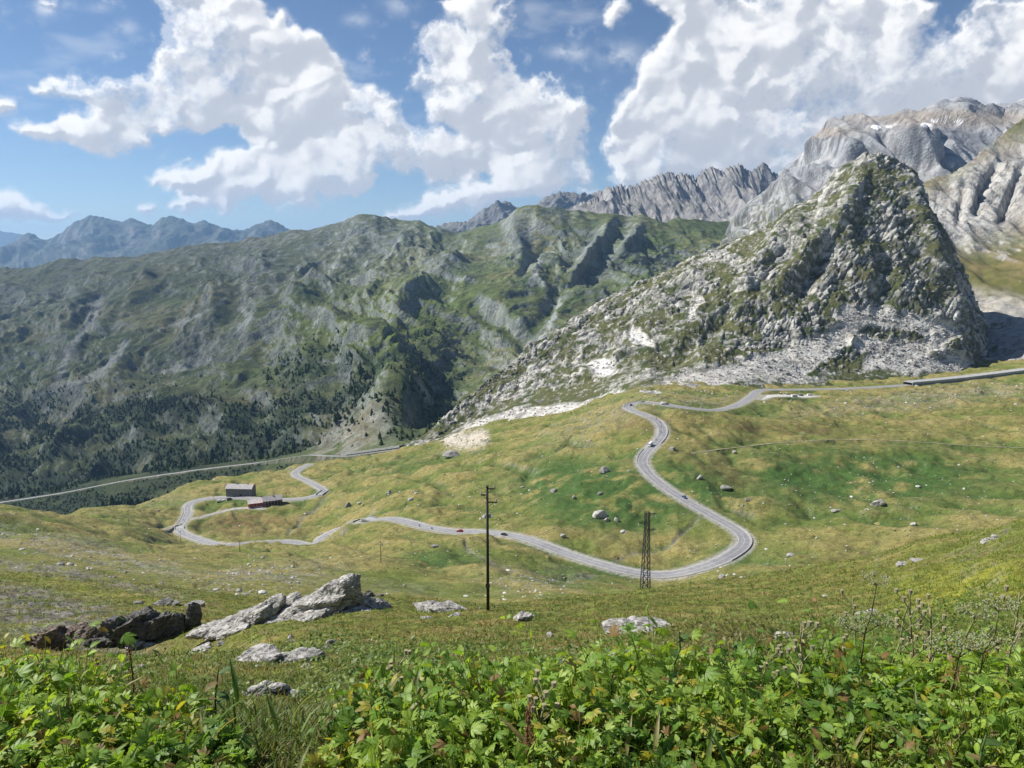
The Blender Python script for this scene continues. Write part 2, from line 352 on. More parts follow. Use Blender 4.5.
# the slope under the camera: short green turf with reddish and straw patches
nw = 1-ss(150, 230, HY)
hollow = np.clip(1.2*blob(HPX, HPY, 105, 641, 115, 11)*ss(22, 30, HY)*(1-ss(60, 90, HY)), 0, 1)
m1 = fbm(_p2(5., 31), 5); m2 = fbm(_p2(1.3, 32), 4)
tc = lerp((.150,.170,.036), (.235,.195,.070), ss(-.05, .4, m1+.3*m2)); tc = lerp(tc, (.155,.095,.048), ss(.15, .5, m2-m1*.3)*.6)
tc = lerp(tc, (.22,.23,.03), .8*blob(HPX, HPY, 980, 590, 110, 24)+.5*blob(HPX, HPY, 60, 580, 90, 14, 14))
col = lerp(col, tc, nw)
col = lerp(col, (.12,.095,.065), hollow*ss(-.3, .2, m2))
nscr = np.clip(1.7*blob(HPX, HPY, 20, 606, 100, 17, 8)+1.*blob(HPX, HPY, 60, 575, 120, 8, 12), 0, 1)*nw*(HY > 60); col = lerp(col, lerp((.25,.235,.205), (.13,.12,.10), ss(-.2, .3, m2)), nscr*ss(-.4, .1, m1+m2))
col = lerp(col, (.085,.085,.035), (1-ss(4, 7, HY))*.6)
rockm = np.clip(srock+quarry+.15, 0, 1)
# steep faces of the relief show stone
HP = np.stack([HX, HY, HZ], -1); Nn = grid_normals(HP); steep = ss(.84, .70, np.abs(Nn[..., 2]))
col = lerp(col, (.24,.22,.19), steep*.6*(HY > 25)*ss(-.2, .2, n4)*(1-W_ROAD))
col = lerp(col, (.36,.35,.31), W_ROAD*.85*ss(-.9, .0, n4))
m_ground = terrain_mat('meadow_ground', .8, 4., 1.2, .52, tint=.2)
F = grid_faces(len(HD), len(HS))
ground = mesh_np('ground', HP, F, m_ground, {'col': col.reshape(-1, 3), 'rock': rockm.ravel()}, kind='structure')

# ---------------------------------------------------------------- roads
def offset(P, d):
    T = np.gradient(P[:, :2], axis=0); T /= np.linalg.norm(T, axis=1)[:, None]+1e-9
    N = np.stack([T[:, 1], -T[:, 0]], 1); N = smooth1(N, 3, 0); N /= np.linalg.norm(N, axis=1)[:, None]
    Q = P.copy(); Q[:, :2] += N*(d[:, None] if isinstance(d, np.ndarray) else d); return Q
def ribbon_vf(P, a, b, dz, base=0, n=2):
    L = [offset(P, a+(b-a)*i/(n-1)) for i in range(n)]
    V = np.stack(L, 1); V[..., 2] += dz
    return V.reshape(-1, 3), grid_faces(len(P), n)+base
def ribbon(name, P, strips, mat, parent=None, kind='structure'):
    VV = []; FF = []; b = 0
    for a, c, dz in strips:
        v, f = ribbon_vf(P, a, c, dz, b); VV.append(v); FF.append(f); b += len(v)
    return mesh_np(name, np.concatenate(VV), np.concatenate(FF), mat, parent=parent, kind=kind)
def asphalt(name, base, patch):
    k = NT(name); p = k.pos(); n = k.noise(p, .35, 6., .7); w = k.noise(p, .05, 3., .6)
    c = k.mix(k.ramp(w, .4, .6), base, patch); v = k.ramp(n, .3, .7, .82, 1.15)
    c = k.mix(1., c, k.n('ShaderNodeCombineColor', {0: v, 1: v, 2: v}).outputs[0], 'MULTIPLY')
    return k.finish(c, .85, k.bump(n, .05, .5), .3)
m_asph = asphalt('weathered_asphalt', (.235,.23,.235), (.265,.26,.26)); m_gravel = asphalt('pale_gravel', (.40,.38,.33), (.33,.31,.27))
m_line = plain_mat('road_paint', (.62,.62,.60), .6, .2, .2); m_kerb = plain_mat('kerb_stone', (.42,.41,.38), .85, .25, .5, .03)
m_dirt = asphalt('bare_track', (.34,.30,.22), (.26,.23,.15))
def wob(n, a, k, seed):   # uneven verge width
    q = np.arange(n)*k; return (a*fbm(np.stack([q, q*0+seed, q*0], -1)[None].astype(float), 3)[0])
for nm, P, hw in (('road', road_p, 3.6), ('road', loop_p, 3.1)):
    ribbon(nm, P, [(-hw, hw, 0.)], m_asph)
    ribbon('road_marking', P, [(-hw+.22, -hw+.40, .006), (hw-.40, hw-.22, .006), (-.07, .07, .006)], m_line)
    n = len(P); g = []
    for sgn in (-1, 1):
        a = np.full(n, sgn*(hw-.2)); b = sgn*(hw+.5+np.abs(wob(n, 2.6, .05, 3+sgn+hw)))
        V = np.stack([offset(P, a), offset(P, b)], 1); V[..., 2] -= .03; g.append(V)
    VV = np.concatenate([q.reshape(-1, 3) for q in g]); ff = grid_faces(n, 2)
    mesh_np('road_shoulder', VV, np.concatenate([ff, ff+2*n]), m_gravel, kind='structure')
ribbon('driveway', drive_p, [(-2.6, 2.6, -.02)], m_gravel); ribbon('track', track_p, [(-1.8, 1.8, -.01)], m_dirt)
ribbon('footpath', trail_p, [(-.8, .8, .02)], m_dirt)
nl = len(lot_p); V = np.stack([offset(lot_p, -7.5+wob(nl, 2., .3, 1)), offset(lot_p, 7+wob(nl, 2., .3, 2))], 1); V[..., 2] += .01
mesh_np('parking_area', V, grid_faces(nl, 2), plain_mat('pale_gravel_lot', (.52,.50,.45), .9, .2, .3), kind='structure')
# ================================================================ THE MOUNTAINS
def feat(Pp, feats, arr):
    """gullies (-) and spurs (+) traced where they run down the slopes: (line, width px, height m)"""
    X, Y = pix(Pp)
    for ln, w, h in feats:
        d, a = seg_dist(X, Y, ln); arr += h*np.exp(-(d/w)**2)*np.sin(np.pi*np.clip(a*.9+.05, 0, 1))**.5
    return arr
def skirt(P, depth=300.):
    B = P[-1:].copy(); B[..., 1] += depth; B[..., 0] *= 1+depth/P[-1:, :, 1]; B[..., 2] -= depth*1.3
    return np.concatenate([P, B], 0)
ROCKL = (.40,.385,.35); ROCKM = (.27,.26,.24); ROCKD = (.16,.155,.15); ALP = (.105,.118,.042); ALPD = (.055,.078,.030); HAY = (.19,.168,.075); SCREE = (.40,.38,.345)

# ---- the broad green mountain across the valley
CR = [
 [(-400,600,1250),(-150,560,1300),(0,545,1300),(200,520,1250),(300,500,1150),(400,480,1060),(500,470,1100),(950,470,1100)],
 [(-400,530,1650),(-150,515,1600),(0,503,1550),(60,494,1550),(120,482,1530),(200,470,1500),(260,463,1450),(310,458,1350),(345,458,1250),(375,453,1180),(405,449,1120),(440,440,1150),(500,440,1300),(950,430,1500)],
 [(-400,500,2000),(-150,495,2000),(0,488,2000),(100,472,1950),(200,458,1800),(260,450,1650),(310,440,1550),(345,430,1480),(400,425,1450),(500,420,1600),(950,400,1700)],
 [(-400,450,2350),(-150,445,2350),(0,440,2350),(100,430,2300),(200,418,2150),(300,405,1950),(350,392,1800),(400,392,1780),(450,400,1850),(560,370,2000),(950,330,2300)],
 [(-400,400,2900),(-150,400,2900),(0,390,2900),(100,380,2850),(200,368,2700),(300,355,2450),(370,338,2200),(420,345,2250),(480,360,2400),(560,335,2500),(950,290,3000)],
 [(-400,350,3500),(-150,350,3500),(0,340,3500),(100,328,3450),(200,318,3300),(300,303,3100),(400,295,2950),(480,300,2950),(560,290,3000),(650,285,3200),(950,270,3500)],
 [(-400,300,4200),(-150,300,4200),(0,297,4200),(100,286,4150),(200,275,4000),(300,262,3800),(400,255,3700),(480,255,3550),(560,245,3400),(650,252,3500),(950,250,3900)],
 [(-400,275,4800),(-150,275,4800),(0,267,4800),(60,262,4800),(120,255,4800),(180,246,4700),(230,242,4600),(262,239,4500),(280,234,4450),(297,230,4400),(320,225,4350),(340,219,4300),(360,213,4200),(372,214,4200),(395,220,4300),(420,220,4300),(440,227,4300),(455,231,4350),(470,229,4300),(485,225,4200),(500,221,4100),(513,211,3900),(522,206,3850),(535,203,3800),(552,205,3800),(570,211,3850),(590,212,3900),(610,216,3900),(625,220,3900),(640,219,3900),(660,222,3950),(680,219,4000),(720,222,4200),(760,226,4400),(950,235,4500)]]
P, q = loft(CR, [14, 26, 40, 62, 70, 70, 60], 1150, -1.0, .62, 4)
N = grid_normals(P); N *= np.sign(N[..., 2:3]+1e-9)
X, Y, Z = P[..., 0], P[..., 1], P[..., 2]
wv = fbm(P/700, 3)[..., None]
Pw = P+np.concatenate([wv*260, wv*160, wv*0], -1)
# spurs and gullies run down towards the valley and lean left
u = (Pw[..., 0]*.86+Pw[..., 1]*.50); v = (-Pw[..., 0]*.50+Pw[..., 1]*.86)
A = np.stack([u/520, v/1500, Z/900], -1); B = np.stack([u/190, v/520, Z/400+5], -1)
tap = ss(1.12, 2.2, q)[:, None]*(1-.72*ss(5.7, 7, q)[:, None])
dsp = 140*(ridged(A, 4)-.55)+46*(ridged(B, 5, .5)-.5)+17*(ridged(Pw/80+9, 4, .55)-.5)+7*(ridged(Pw/30+2, 3, .5)-.5)+2*fbm(Pw/14, 2)
P0 = P.copy()
fe = np.zeros(X.shape)
fe = feat(P0, [([(300,235),(270,262),(235,290),(205,320),(190,345)], 9, 22), ([(100,262),(98,285),(75,310),(55,330)], 9, 28), ([(128,300),(100,345),(75,375),(40,400)], 5, -16),
  ([(145,268),(150,290),(120,312),(95,330)], 7, 24), ([(228,305),(215,325),(170,345),(120,365)], 8, 26), ([(270,310),(245,345),(225,365),(180,380)], 8, 24),
  ([(365,215),(350,245),(330,280),(300,310),(270,330)], 9, 26), ([(420,222),(400,250),(385,270),(370,295)], 7, 18), ([(520,208),(518,235),(525,262)], 7, 46), ([(545,240),(532,262),(522,282)], 4, -22),
  ([(500,226),(470,250),(440,275),(405,300),(385,330)], 9, 24), ([(612,220),(600,245),(585,262),(570,280)], 6, 46), ([(640,222),(632,245),(618,262)], 5, 34),
  ([(590,285),(560,290),(540,330),(520,350)], 7, -18), ([(468,300),(490,318),(520,340),(535,360)], 6, -22),
  ([(385,345),(400,365),(405,395),(385,430),(350,450)], 20, 44), ([(455,345),(448,385),(430,420)], 16, -14), ([(330,335),(335,370),(320,410),(300,440)], 12, -22),
  ([(295,300),(330,318),(360,335),(385,345)], 9, 22), ([(60,400),(120,385),(180,372)], 9, 14), ([(0,360),(60,352),(110,340)], 8, 22)], fe)
P = P0+N*((dsp+1.6*fe)*tap)[..., None]
P[..., 2] += 26*(ridged(np.stack([P[..., 0]/210, P[..., 0]*0+3, P[..., 1]/900], -1), 4)-.6)*ss(6., 7, q)[:, None]
PX, PY = pix(P); Nf = grid_normals(P); st_ = np.abs(Nf[..., 2])
k1 = fbm(P/420, 5); k2 = fbm(P/110+3, 5); k3 = fbm(P/34+7, 4)
bx = blob(PX, PY, 0, 0, 1, 1)*0
hi = ss(300, 235, PY+18*k1)*ss(560, 330, PX)                        # bare stony tops on the left
grass = lerp(ALP, HAY, ss(-.1, .35, k1+.5*k3)); grass = lerp(grass, ALPD, ss(0, .35, k2)*.7)
grass = lerp(grass, (.13,.15,.038), np.clip(blob(PX, PY, 330, 330, 110, 30, -8)+.7*blob(PX, PY, 440, 310, 70, 40)+.6*blob(PX, PY, 640, 265, 60, 30)+.6*blob(PX, PY, 225, 375, 60, 14), 0, 1)*ss(-.3, .2, k2+.1))
grass = lerp(grass, (.125,.128,.085), hi*.75)
rk = ss(.80, .62, st_+.12*k3+.06*k2)
rk = np.clip(rk*.75+hi*ss(.0, .26, k3+k2*.8)*.7, 0, 1)
for cx, cy, rx, ry, ro, a in ((258,280,26,20,-35,.9),(200,330,30,10,-35,.7),(205,352,30,12,-30,.8),(525,232,10,28,5,1.),(595,255,26,26,-30,.9),(632,236,14,20,0,.8),(95,300,40,10,-30,.6),(40,300,60,14,-12,.6),(300,232,60,8,-15,.5),(560,215,26,9,0,.6),(385,232,50,12,12,.5),(365,420,34,30,10,.45),(235,330,10,10,0,.5),(500,245,14,14,0,.5)):
    rk = np.maximum(rk, a*blob(PX, PY, cx, cy, rx, ry, ro)*ss(-.28, .16, k3+.5*k2))
rc = lerp(ROCKM, ROCKD, ss(-.2, .3, k2)); rc = lerp(rc, ROCKL, ss(.05, .4, k3)*.45)
scm = np.zeros(X.shape)
for ln, w in (([(100,300),(88,325),(68,350),(58,385),(40,400)], 6), ([(125,345),(100,375),(70,385)], 6), ([(240,308),(252,318),(240,328)], 4), ([(165,372),(210,360)], 4), ([(540,262),(530,285)], 6), ([(365,395),(350,412),(335,430),(320,445)], 3.5), ([(300,400),(318,420)], 3), ([(115,400),(150,395)], 2.5), ([(560,300),(548,330),(528,352)], 3), ([(225,300),(200,315),(160,330)], 3)):
    d, _ = seg_dist(PX, PY, ln); scm = np.maximum(scm, ss(w, w*.3, d+5*k3+3*k2))
col = lerp(grass, rc, rk); col = lerp(col, (.34,.32,.29), scm*.8)
# bare brown cutting above the valley road
bare = blob(PX, PY, 350, 428, 48, 30, -25)
col = lerp(col, lerp((.21,.17,.11), (.30,.26,.21), ss(-.2, .3, k3)), np.clip(bare*1.1*ss(-.4, .15, k2+k3), 0, 1))
wood = np.clip(1.2*ss(395, 425, PY+16*k1+8*k2)*ss(330, 270, PX)+blob(PX, PY, 325, 385, 42, 40, -30)+.8*blob(PX, PY, 110, 420, 130, 30)+.9*blob(PX, PY, 30, 460, 120, 50)+.7*blob(PX, PY, 420, 390, 34, 60, 20), 0, 1)
wood *= 1-.8*blob(PX, PY, 95, 452, 50, 9, -20)-.6*blob(PX, PY, 100, 400, 60, 7, -8)
WOODM = wood
col = lerp(col, (.035,.052,.026), np.clip(wood*ss(-.35, .05, k2+.4*k3), 0, 1)*.8)*(np.array((.50,.57,.60))[None, None]*(1+.75*ss(200, 430, PX)[..., None]))  # cover brightened from left to centre, painting in the sunlit slopes
PC = P; PCX, PCY, PCN, PCK = PX, PY, Nf, k2
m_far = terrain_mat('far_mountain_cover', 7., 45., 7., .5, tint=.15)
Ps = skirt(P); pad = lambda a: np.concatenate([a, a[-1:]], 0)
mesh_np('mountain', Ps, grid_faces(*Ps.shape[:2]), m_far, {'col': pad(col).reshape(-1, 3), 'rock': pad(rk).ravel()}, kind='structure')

def range_(rows, counts, nu, px0, px1, amp, wl, colf, mat, jag=0., seed=0., feats=(), smu=1, ampv=None, vert=None, k2=.4, k3=.12, gain=.5, ysc=.9, lean=0., wp=.35):
    s0 = float(st(px0, 250)[0]); s1 = float(st(px1, 250)[0])
    P, q = loft(rows, counts, nu, s0, s1, smu)
    N = grid_normals(P); N *= np.sign(N[..., 2:3]+1e-9)
    W = P+np.stack([fbm(P/wl/1.5+seed, 3)*wl*wp]*3, -1)*np.array([1, 1, 0])
    W[..., 0] += lean*W[..., 2]
    sc = np.array([1/wl, 1/wl*ysc, 1/wl*(vert or .55)])
    d = amp*(ridged(W*sc+seed, 5, gain)-.5)+amp*k2*(ridged(W*sc*3.1+seed+3, 4, gain)-.5)+amp*k3*fbm(W*sc*11, 3)
    t = np.clip(q*3, 0, 1)[:, None]*(1-.8*ss(len(rows)-1.6, len(rows)-1, q))[:, None]
    if ampv is not None: d = d*ampv(P, q)
    fe = feat(P, feats, np.zeros(d.shape))
    P = P+N*((d+fe)*t)[..., None]
    if jag:
        j = ridged(np.stack([P[..., 0]*10/wl, P[..., 1]*0+seed, P[..., 2]*0], -1), 4)-.5
        P[..., 2] += j*jag*ss(len(rows)-1.7, len(rows)-1, q)[:, None]
    c, r = colf(P, q, N)
    Ps = skirt(P); 
    return P, mesh_np('mountain', Ps, grid_faces(*Ps.shape[:2]), mat, {'col': pad(c).reshape(-1, 3), 'rock': pad(r).ravel()}, kind='structure')

m_vfar = terrain_mat('distant_range_cover', 30., 200., 14., .3)
def blue_col(P, q, N):
    k = fbm(P/900, 5); k2 = fbm(P/260, 4); nz = np.abs(grid_normals(P)[..., 2]); r = ss(.8, .55, nz+.15*k2)
    c = lerp((.060,.075,.055), (.15,.15,.145), np.clip(r+ss(.1, .3, k2)*.4, 0, 1)); return c, r
range_([[(-150,300,13000),(450,290,13000)], [(-150,262,15500),(0,256,15500),(45,256,15500),(92,245,15500),(150,248,15500),(195,246,15500),(280,246,15500),(450,250,15500)],
 [(-150,268,17000),(-80,255,17000),(-20,262,17000),(0,249,17000),(15,240,17000),(28,232,17000),(38,236,17000),(46,240,17000),(58,234,17000),(70,225,17000),(80,219,17000),(92,215,17000),(104,217,17000),(112,220,17000),(122,223,17000),(131,219,17000),(142,222,17000),(152,225,17000),(162,218,17000),(172,217,17000),(182,219,17000),(193,225,17000),(204,221,17000),(215,225,17000),(232,231,17000),(245,230,17000),(258,225,17000),(270,221,17000),(280,225,17000),(292,231,17000),(320,238,17000),(450,250,17000)]],
 [20, 60], 520, -150, 450, 420, 2300, blue_col, m_vfar, 60, 3.)
range_([[(-200,290,26000),(150,290,26000)], [(-200,235,30000),(-60,228,30000),(0,231,30000),(18,234,30000),(40,241,30000),(60,250,30000),(150,262,30000)]], [24], 160, -200, 150, 200, 4000, blue_col, m_vfar, 60, 5.)
def grey_col(a, b, warm=0.):
    def f(P, q, N):
        k = fbm(P*np.array([1, 1, .3])/150, 5); k2 = fbm(P/45, 4); nz = np.abs(grid_normals(P)[..., 2])
        r = ss(.85, .6, nz+.1*k2); X_, Y_ = pix(P)
        c = lerp(a, b, ss(-.25, .3, k+.4*k2)); c = lerp((.17,.165,.11), c, np.clip(r+.55, 0, 1)); return c, np.clip(r+.3, 0, 1)
    return f
# blue-grey peaks behind the saddle
range_([[(380,290,7800),(820,270,7800)], [(380,262,8600),(450,245,8600),(500,225,8600),(560,215,8600),(620,212,8600),(820,230,8600)],
 [(380,250,9300),(420,235,9300),(445,223,9300),(462,222,9300),(474,218,9300),(484,209,9300),(494,203,9300),(502,201,9300),(510,202,9300),(518,207,9300),(528,209,9300),(540,200,9300),(550,195,9300),(560,192,9300),(572,194,9300),(585,196,9300),(598,193,9300),(612,190,9300),(640,195,9300),(820,230,9300)]],
 [20, 70], 420, 380, 820, 260, 800, grey_col((.20,.20,.20), (.13,.13,.135)), m_vfar, 45, 8.)
# bare serrated ridge
range_([[(520,275,4900),(900,275,4900)], [(520,250,5600),(600,232,5600),(700,228,5600),(760,222,5600),(900,240,5600)], [(520,240,6000),(560,228,6000),(600,212,6000),(700,208,6000),(760,202,6000),(900,220,6000)],
 [(520,238,6500),(548,226,6500),(562,214,6500),(575,208,6500),(588,201,6500),(600,192,6500),(612,188,6500),(622,186,6500),(632,188,6500),(644,182,6500),(655,178,6500),(664,175,6500),(675,176,6500),(688,176,6500),(696,179,6500),(703,171,6500),(712,168,6500),(722,172,6500),(732,167,6500),(741,164,6500),(748,172,6500),(756,168,6500),(763,164,6500),(770,172,6500),(780,180,6500),(900,190,6500)]],
 [16, 30, 70], 620, 520, 900, 170, 330, grey_col((.30,.285,.27), (.18,.175,.175)), terrain_mat('serrated_ridge_stone', 9., 70., 6., .25, streak=((.022,.022,.004), (.35,.25,0)), tint=.1), 60, 12., vert=.10, ysc=.25, lean=.35, wp=.2, k2=.35, k3=.06, gain=.4)
# great grey massif on the right
def massif_col(P, q, N):
    X_, Y_ = pix(P); k = fbm(P*np.array([1, 1, .25])/130+2, 5); k2 = fbm(P/30, 4); nz = np.abs(grid_normals(P)[..., 2])
    c = lerp((.36,.365,.37), (.21,.215,.225), ss(-.2, .25, k+.3*k2)); c = lerp(c, (.54,.53,.51), ss(.1, .4, -k)*.5)
    bench = blob(X_, Y_, 800, 133, 60, 6, -2)+blob(X_, Y_, 950, 118, 110, 9, 0)*.9
    c = lerp(c, (.30,.265,.225), np.clip(bench*1.3, 0, 1))
    g = np.clip(blob(X_, Y_, 760, 225, 46, 26, -35)*ss(-.1, .2, k2+.1)+ss(235, 258, Y_)*.9+.5*blob(X_, Y_, 935, 200, 24, 26)*ss(0, .2, k2), 0, 1)
    c = lerp(c, ALP, g*.8)
    sn = np.zeros(X_.shape)
    for cx, cy, rx, ry in ((876,127,6,2.2),(926,125,8,2.2),(934,121,5,1.6),(958,122,5,3.2),(945,120,5,1.2),(889,127,4,1.4),(953,165,3,3)): sn = np.maximum(sn, blob(X_, Y_, cx, cy, rx, ry, 8))
    c = lerp(c, (.85,.86,.88), ss(.45, .6, sn+.15*k2))
    return c, np.clip(ss(.8, .5, nz)+.4, 0, 1)
range_([[(660,340,2500),(760,310,2500),(900,300,2500),(1300,300,2500)], [(660,330,3000),(720,275,3000),(745,250,3000),(760,244,3000),(830,230,2950),(900,235,2900),(950,235,2900),(1300,235,2900)],
 [(660,320,3500),(715,275,3500),(735,245,3500),(745,225,3500),(775,200,3500),(800,180,3480),(825,165,3450),(850,158,3450),(890,175,3400),(920,178,3400),(960,180,3450),(1300,170,3400)],
 [(660,310,3800),(715,270,3800),(733,240,3800),(743,218,3800),(760,198,3800),(785,172,3800),(812,150,3800),(835,138,3780),(850,133,3780),(880,128,3750),(910,124,3700),(935,121,3700),(960,123,3750),(1000,135,3800),(1300,110,3600)],
 [(660,305,4300),(715,265,4300),(730,240,4300),(740,222,4300),(750,204,4300),(770,189,4300),(790,169,4300),(802,157,4300),(812,148,4300),(825,134,4300),(833,130,4300),(842,125,4350),(852,122,4400),(862,118,4450),(870,119,4450),(885,121,4500),(905,120,4600),(920,117,4700),(935,112,4800),(948,108,4850),(958,104,4900),(965,102,4900),(973,107,4900),(982,109,4900),(995,106,4900),(1010,105,4900),(1024,100,4900),(1300,80,4900)]],
 [20, 60, 60, 70], 760, 660, 1300, 150, 300, massif_col, terrain_mat('massif_stone', 6., 45., 5., .22, streak=((.028,.028,.005), (.5,.35,0)), tint=.1), 10, 15., vert=.10, ysc=.35, lean=.6, wp=.25, k2=.2, k3=.03, gain=.34,
 feats=[([(745,222),(752,240)], 6, -30), ([(790,172),(795,200),(800,225)], 6, 42), ([(835,140),(845,165),(850,190)], 8, 50), ([(905,125),(915,150),(935,168)], 9, 40), ([(880,130),(890,150),(925,175)], 6, -45), ([(950,125),(945,150),(940,170)], 6, -50), ([(862,120),(858,126)], 5, 30)])

# ---- slabs, grass and scree on the far right
GR = [[(800,470,1150),(930,440,1150),(1024,430,1150),(1400,430,1150)], [(800,385,1180),(930,380,1180),(1024,371,1150),(1400,360,1150)],
 [(800,345,1400),(920,340,1400),(975,335,1400),(1024,325,1400),(1400,300,1400)],
 [(800,270,1750),(900,262,1750),(950,262,1750),(985,262,1750),(1024,258,1720),(1400,220,1650)],
 [(800,240,1950),(880,215,1950),(920,212,1950),(950,218,1950),(1000,232,1900),(1024,232,1880),(1400,180,1800)],
 [(800,235,2150),(860,205,2150),(900,200,2150),(918,187,2150),(935,178,2180),(950,176,2200),(962,168,2200),(975,157,2220),(988,147,2250),(1000,137,2300),(1010,129,2320),(1024,119,2350),(1100,80,2400),(1400,60,2400)]]
def g_col(P, q, N):
    X_, Y_ = pix(P); k = fbm(P*np.array([1, 1, .6])/60+2, 5); k2 = fbm(P/12, 4); nz = np.abs(grid_normals(P)[..., 2])
    g = lerp((.115,.115,.035), (.20,.165,.07), ss(-.2, .3, k)); r = lerp((.46,.45,.42), (.30,.29,.275), ss(-.1, .3, k+.4*k2))
    rm = np.clip(blob(X_, Y_, 1005, 190, 75, 42, -25)*1.3, 0, 1)*ss(-.55, -.2, k2+.3*k); rm = np.maximum(rm, ss(.72, .55, nz)); rm = np.clip(rm+.6*blob(X_, Y_, 935, 225, 30, 30), 0, 1)
    sm = np.clip(ss(270, 300, Y_+.25*(X_-960)*-1+12*k)*1., 0, 1)*ss(-.5, .0, k2+k+.15)
    c = lerp(g, SCREE, sm); c = lerp(c, r, rm*(1-ss(250, 275, Y_)))
    c = lerp(c, g, ss(.1, .4, k2)*.3)
    return c, np.clip(rm+.6*sm, 0, 1)
def g_amp(P, q):
    X_, Y_ = pix(P); return .5+.75*blob(X_, Y_, 1005, 185, 90, 60, -25)
range_(GR, [10, 45, 80, 60, 70], 420, 830, 1400, 38, 95, g_col, terrain_mat('slab_slope_cover', 2.5, 18., 2.2, .3, streak=((.07,.07,.013), (.2,.55,0)), tint=.15), 10, 21., ampv=g_amp, vert=.12, ysc=.35, lean=.55, wp=.2, smu=2, gain=.35, k2=.25, k3=.06,
 feats=[([(1000,160),(985,185),(975,215)], 4, -26), ([(1024,165),(1010,195),(1000,225)], 4, -26), ([(965,180),(960,210),(958,225)], 4, -20)])

# ---- the craggy knoll in the middle
FR = [[(380,500,960),(430,470,980),(480,452,960),(520,440,930),(600,428,830),(640,416,745),(700,415,770),(760,408,840),(850,400,960),(930,395,1030),(1000,400,1120),(1200,420,1200)],
 [(380,470,1000),(418,447,1010),(450,437,1020),(520,413,1000),(600,403,930),(640,396,840),(700,393,870),(760,383,950),(800,383,990),(850,382,1020),(930,376,1070),(965,374,1100),(1000,390,1180),(1200,420,1250)],
 [(380,470,1020),(419,445,1030),(450,428,1060),(520,392,1110),(600,372,1080),(650,360,1040),(700,355,1040),(760,352,1060),(850,352,1100),(930,350,1130),(960,350,1150),(985,372,1200),(1200,420,1300)],
 [(380,470,1040),(420,443,1045),(450,420,1090),(500,385,1160),(560,350,1220),(620,325,1230),(700,305,1200),(760,295,1200),(850,290,1200),(920,292,1210),(955,305,1220),(978,330,1260),(990,372,1300),(1200,420,1400)],
 [(380,470,1060),(421,442,1060),(450,415,1105),(500,374,1190),(560,335,1270),(620,300,1320),(700,272,1330),(760,248,1330),(800,232,1320),(850,222,1310),(900,225,1310),(935,245,1310),(960,285,1320),(980,322,1330),(992,372,1360),(1200,420,1500)],
 [(380,470,1080),(423,440,1080),(440,428,1095),(460,406,1120),(480,388,1160),(500,371,1200),(520,356,1240),(540,343,1270),(560,329,1300),(580,316,1330),(600,304,1350),(620,291,1380),(640,281,1400),(660,274,1420),(680,265,1440),(700,257,1450),(720,248,1470),(740,238,1480),(760,228,1490),(780,217,1500),(800,206,1500),(812,200,1495),(822,192,1490),(830,181,1480),(838,171,1475),(846,165,1470),(855,159,1465),(865,155,1460),(878,152,1450),(888,156,1450),(900,162,1445),(912,172,1440),(920,186,1430),(932,208,1420),(945,232,1400),(955,255,1390),(965,276,1380),(975,298,1370),(984,322,1360),(994,372,1380),(1200,420,1600)]]
s0 = float(st(385, 350)[0]); s1 = float(st(1015, 350)[0])
P, q = loft(FR, [26, 56, 80, 90, 90], 860, s0, s1, 1)
N = grid_normals(P); N *= np.sign(N[..., 2:3]+1e-9)
X_, Y_ = pix(P); q2 = q[:, None]
crag = np.clip(ss(1.0, 2.1, q2)*np.ones_like(X_), 0, 1)
W = P+(fbm(P/60, 3)*22)[..., None]
big = 17*(ridged(W/np.array([170, 170, 120]), 3)-.5)+5*(ridged(W/45+4, 3)-.5)
# stacked slabs dipping to the left
ca, sa = math.cos(.75), math.sin(.75)
U = W[..., 0]*ca+W[..., 2]*sa; Vv = -W[..., 0]*sa+W[..., 2]*ca
Q = np.stack([U/40, Vv/8., W[..., 1]/20], -1); f1, f2, cid = worley(Q)
Q2 = np.stack([U/15, Vv/3.4, W[..., 1]/8], -1)+5; g1, g2, gid = worley(Q2)
slab = 5.2*(cid-.5)+2.2*ss(0, .35, f2-f1)+(1.6*(gid-.5)+.8*ss(0, .3, g2-g1))
kk = fbm(P/55+11, 4); k2 = fbm(P/16+3, 4)
sc = np.zeros(X_.shape)
for ln, w in (([(470,428),(520,415),(580,408),(650,392),(700,378),(760,365),(830,355)], 7), ([(640,400),(740,372),(800,352),(850,330)], 10), ([(860,318),(830,345),(790,375)], 11), ([(930,345),(905,368)], 8), ([(845,312),(900,322),(950,335),(925,348),(860,345)], 9), ([(595,365),(610,372)], 9), ([(635,337),(650,345)], 6), ([(770,372),(810,350)], 12), ([(870,362),(960,365)], 9), ([(700,300),(690,318)], 4), ([(835,318),(870,314),(920,320)], 6)):
    d, _ = seg_dist(X_, Y_, ln); sc = np.maximum(sc, ss(w*1.15, w*.5, d+4*k2+2*kk))
gm = np.clip(ss(-.20, .04, kk+.7*k2), 0, 1)*.95
for cx, cy, rx, ry, ro, a in ((868,370,42,15,-8,1.5),(790,285,70,12,-18,.75),(690,340,90,20,-28,.65),(600,385,60,8,-18,.7),(560,410,60,5,-12,.8),(720,372,40,6,-10,.9),(830,225,40,14,-30,.55),(855,168,14,8,0,.7),(650,310,60,10,-32,.5),(790,225,22,18,-45,.7),(900,300,50,7,10,.7),(940,330,14,10,0,.6)):
    gm = np.maximum(gm, a*blob(X_, Y_, cx, cy, rx, ry, ro)*ss(-.5, .1, k2+kk*.6+.25))
gm = np.clip((gm+.8*ss(1.7, .7, q2)*ss(-.3, .2, k2+kk))*(1-.8*sc)*ss(-.42, .02, fbm(P/6.5+5, 3)+.25*k2), 0, 1)
amp = (1-.7*gm)*(1-.93*sc)*(.25+.75*crag)
tp = (1-.45*ss(4.6, 5, q))[:, None]
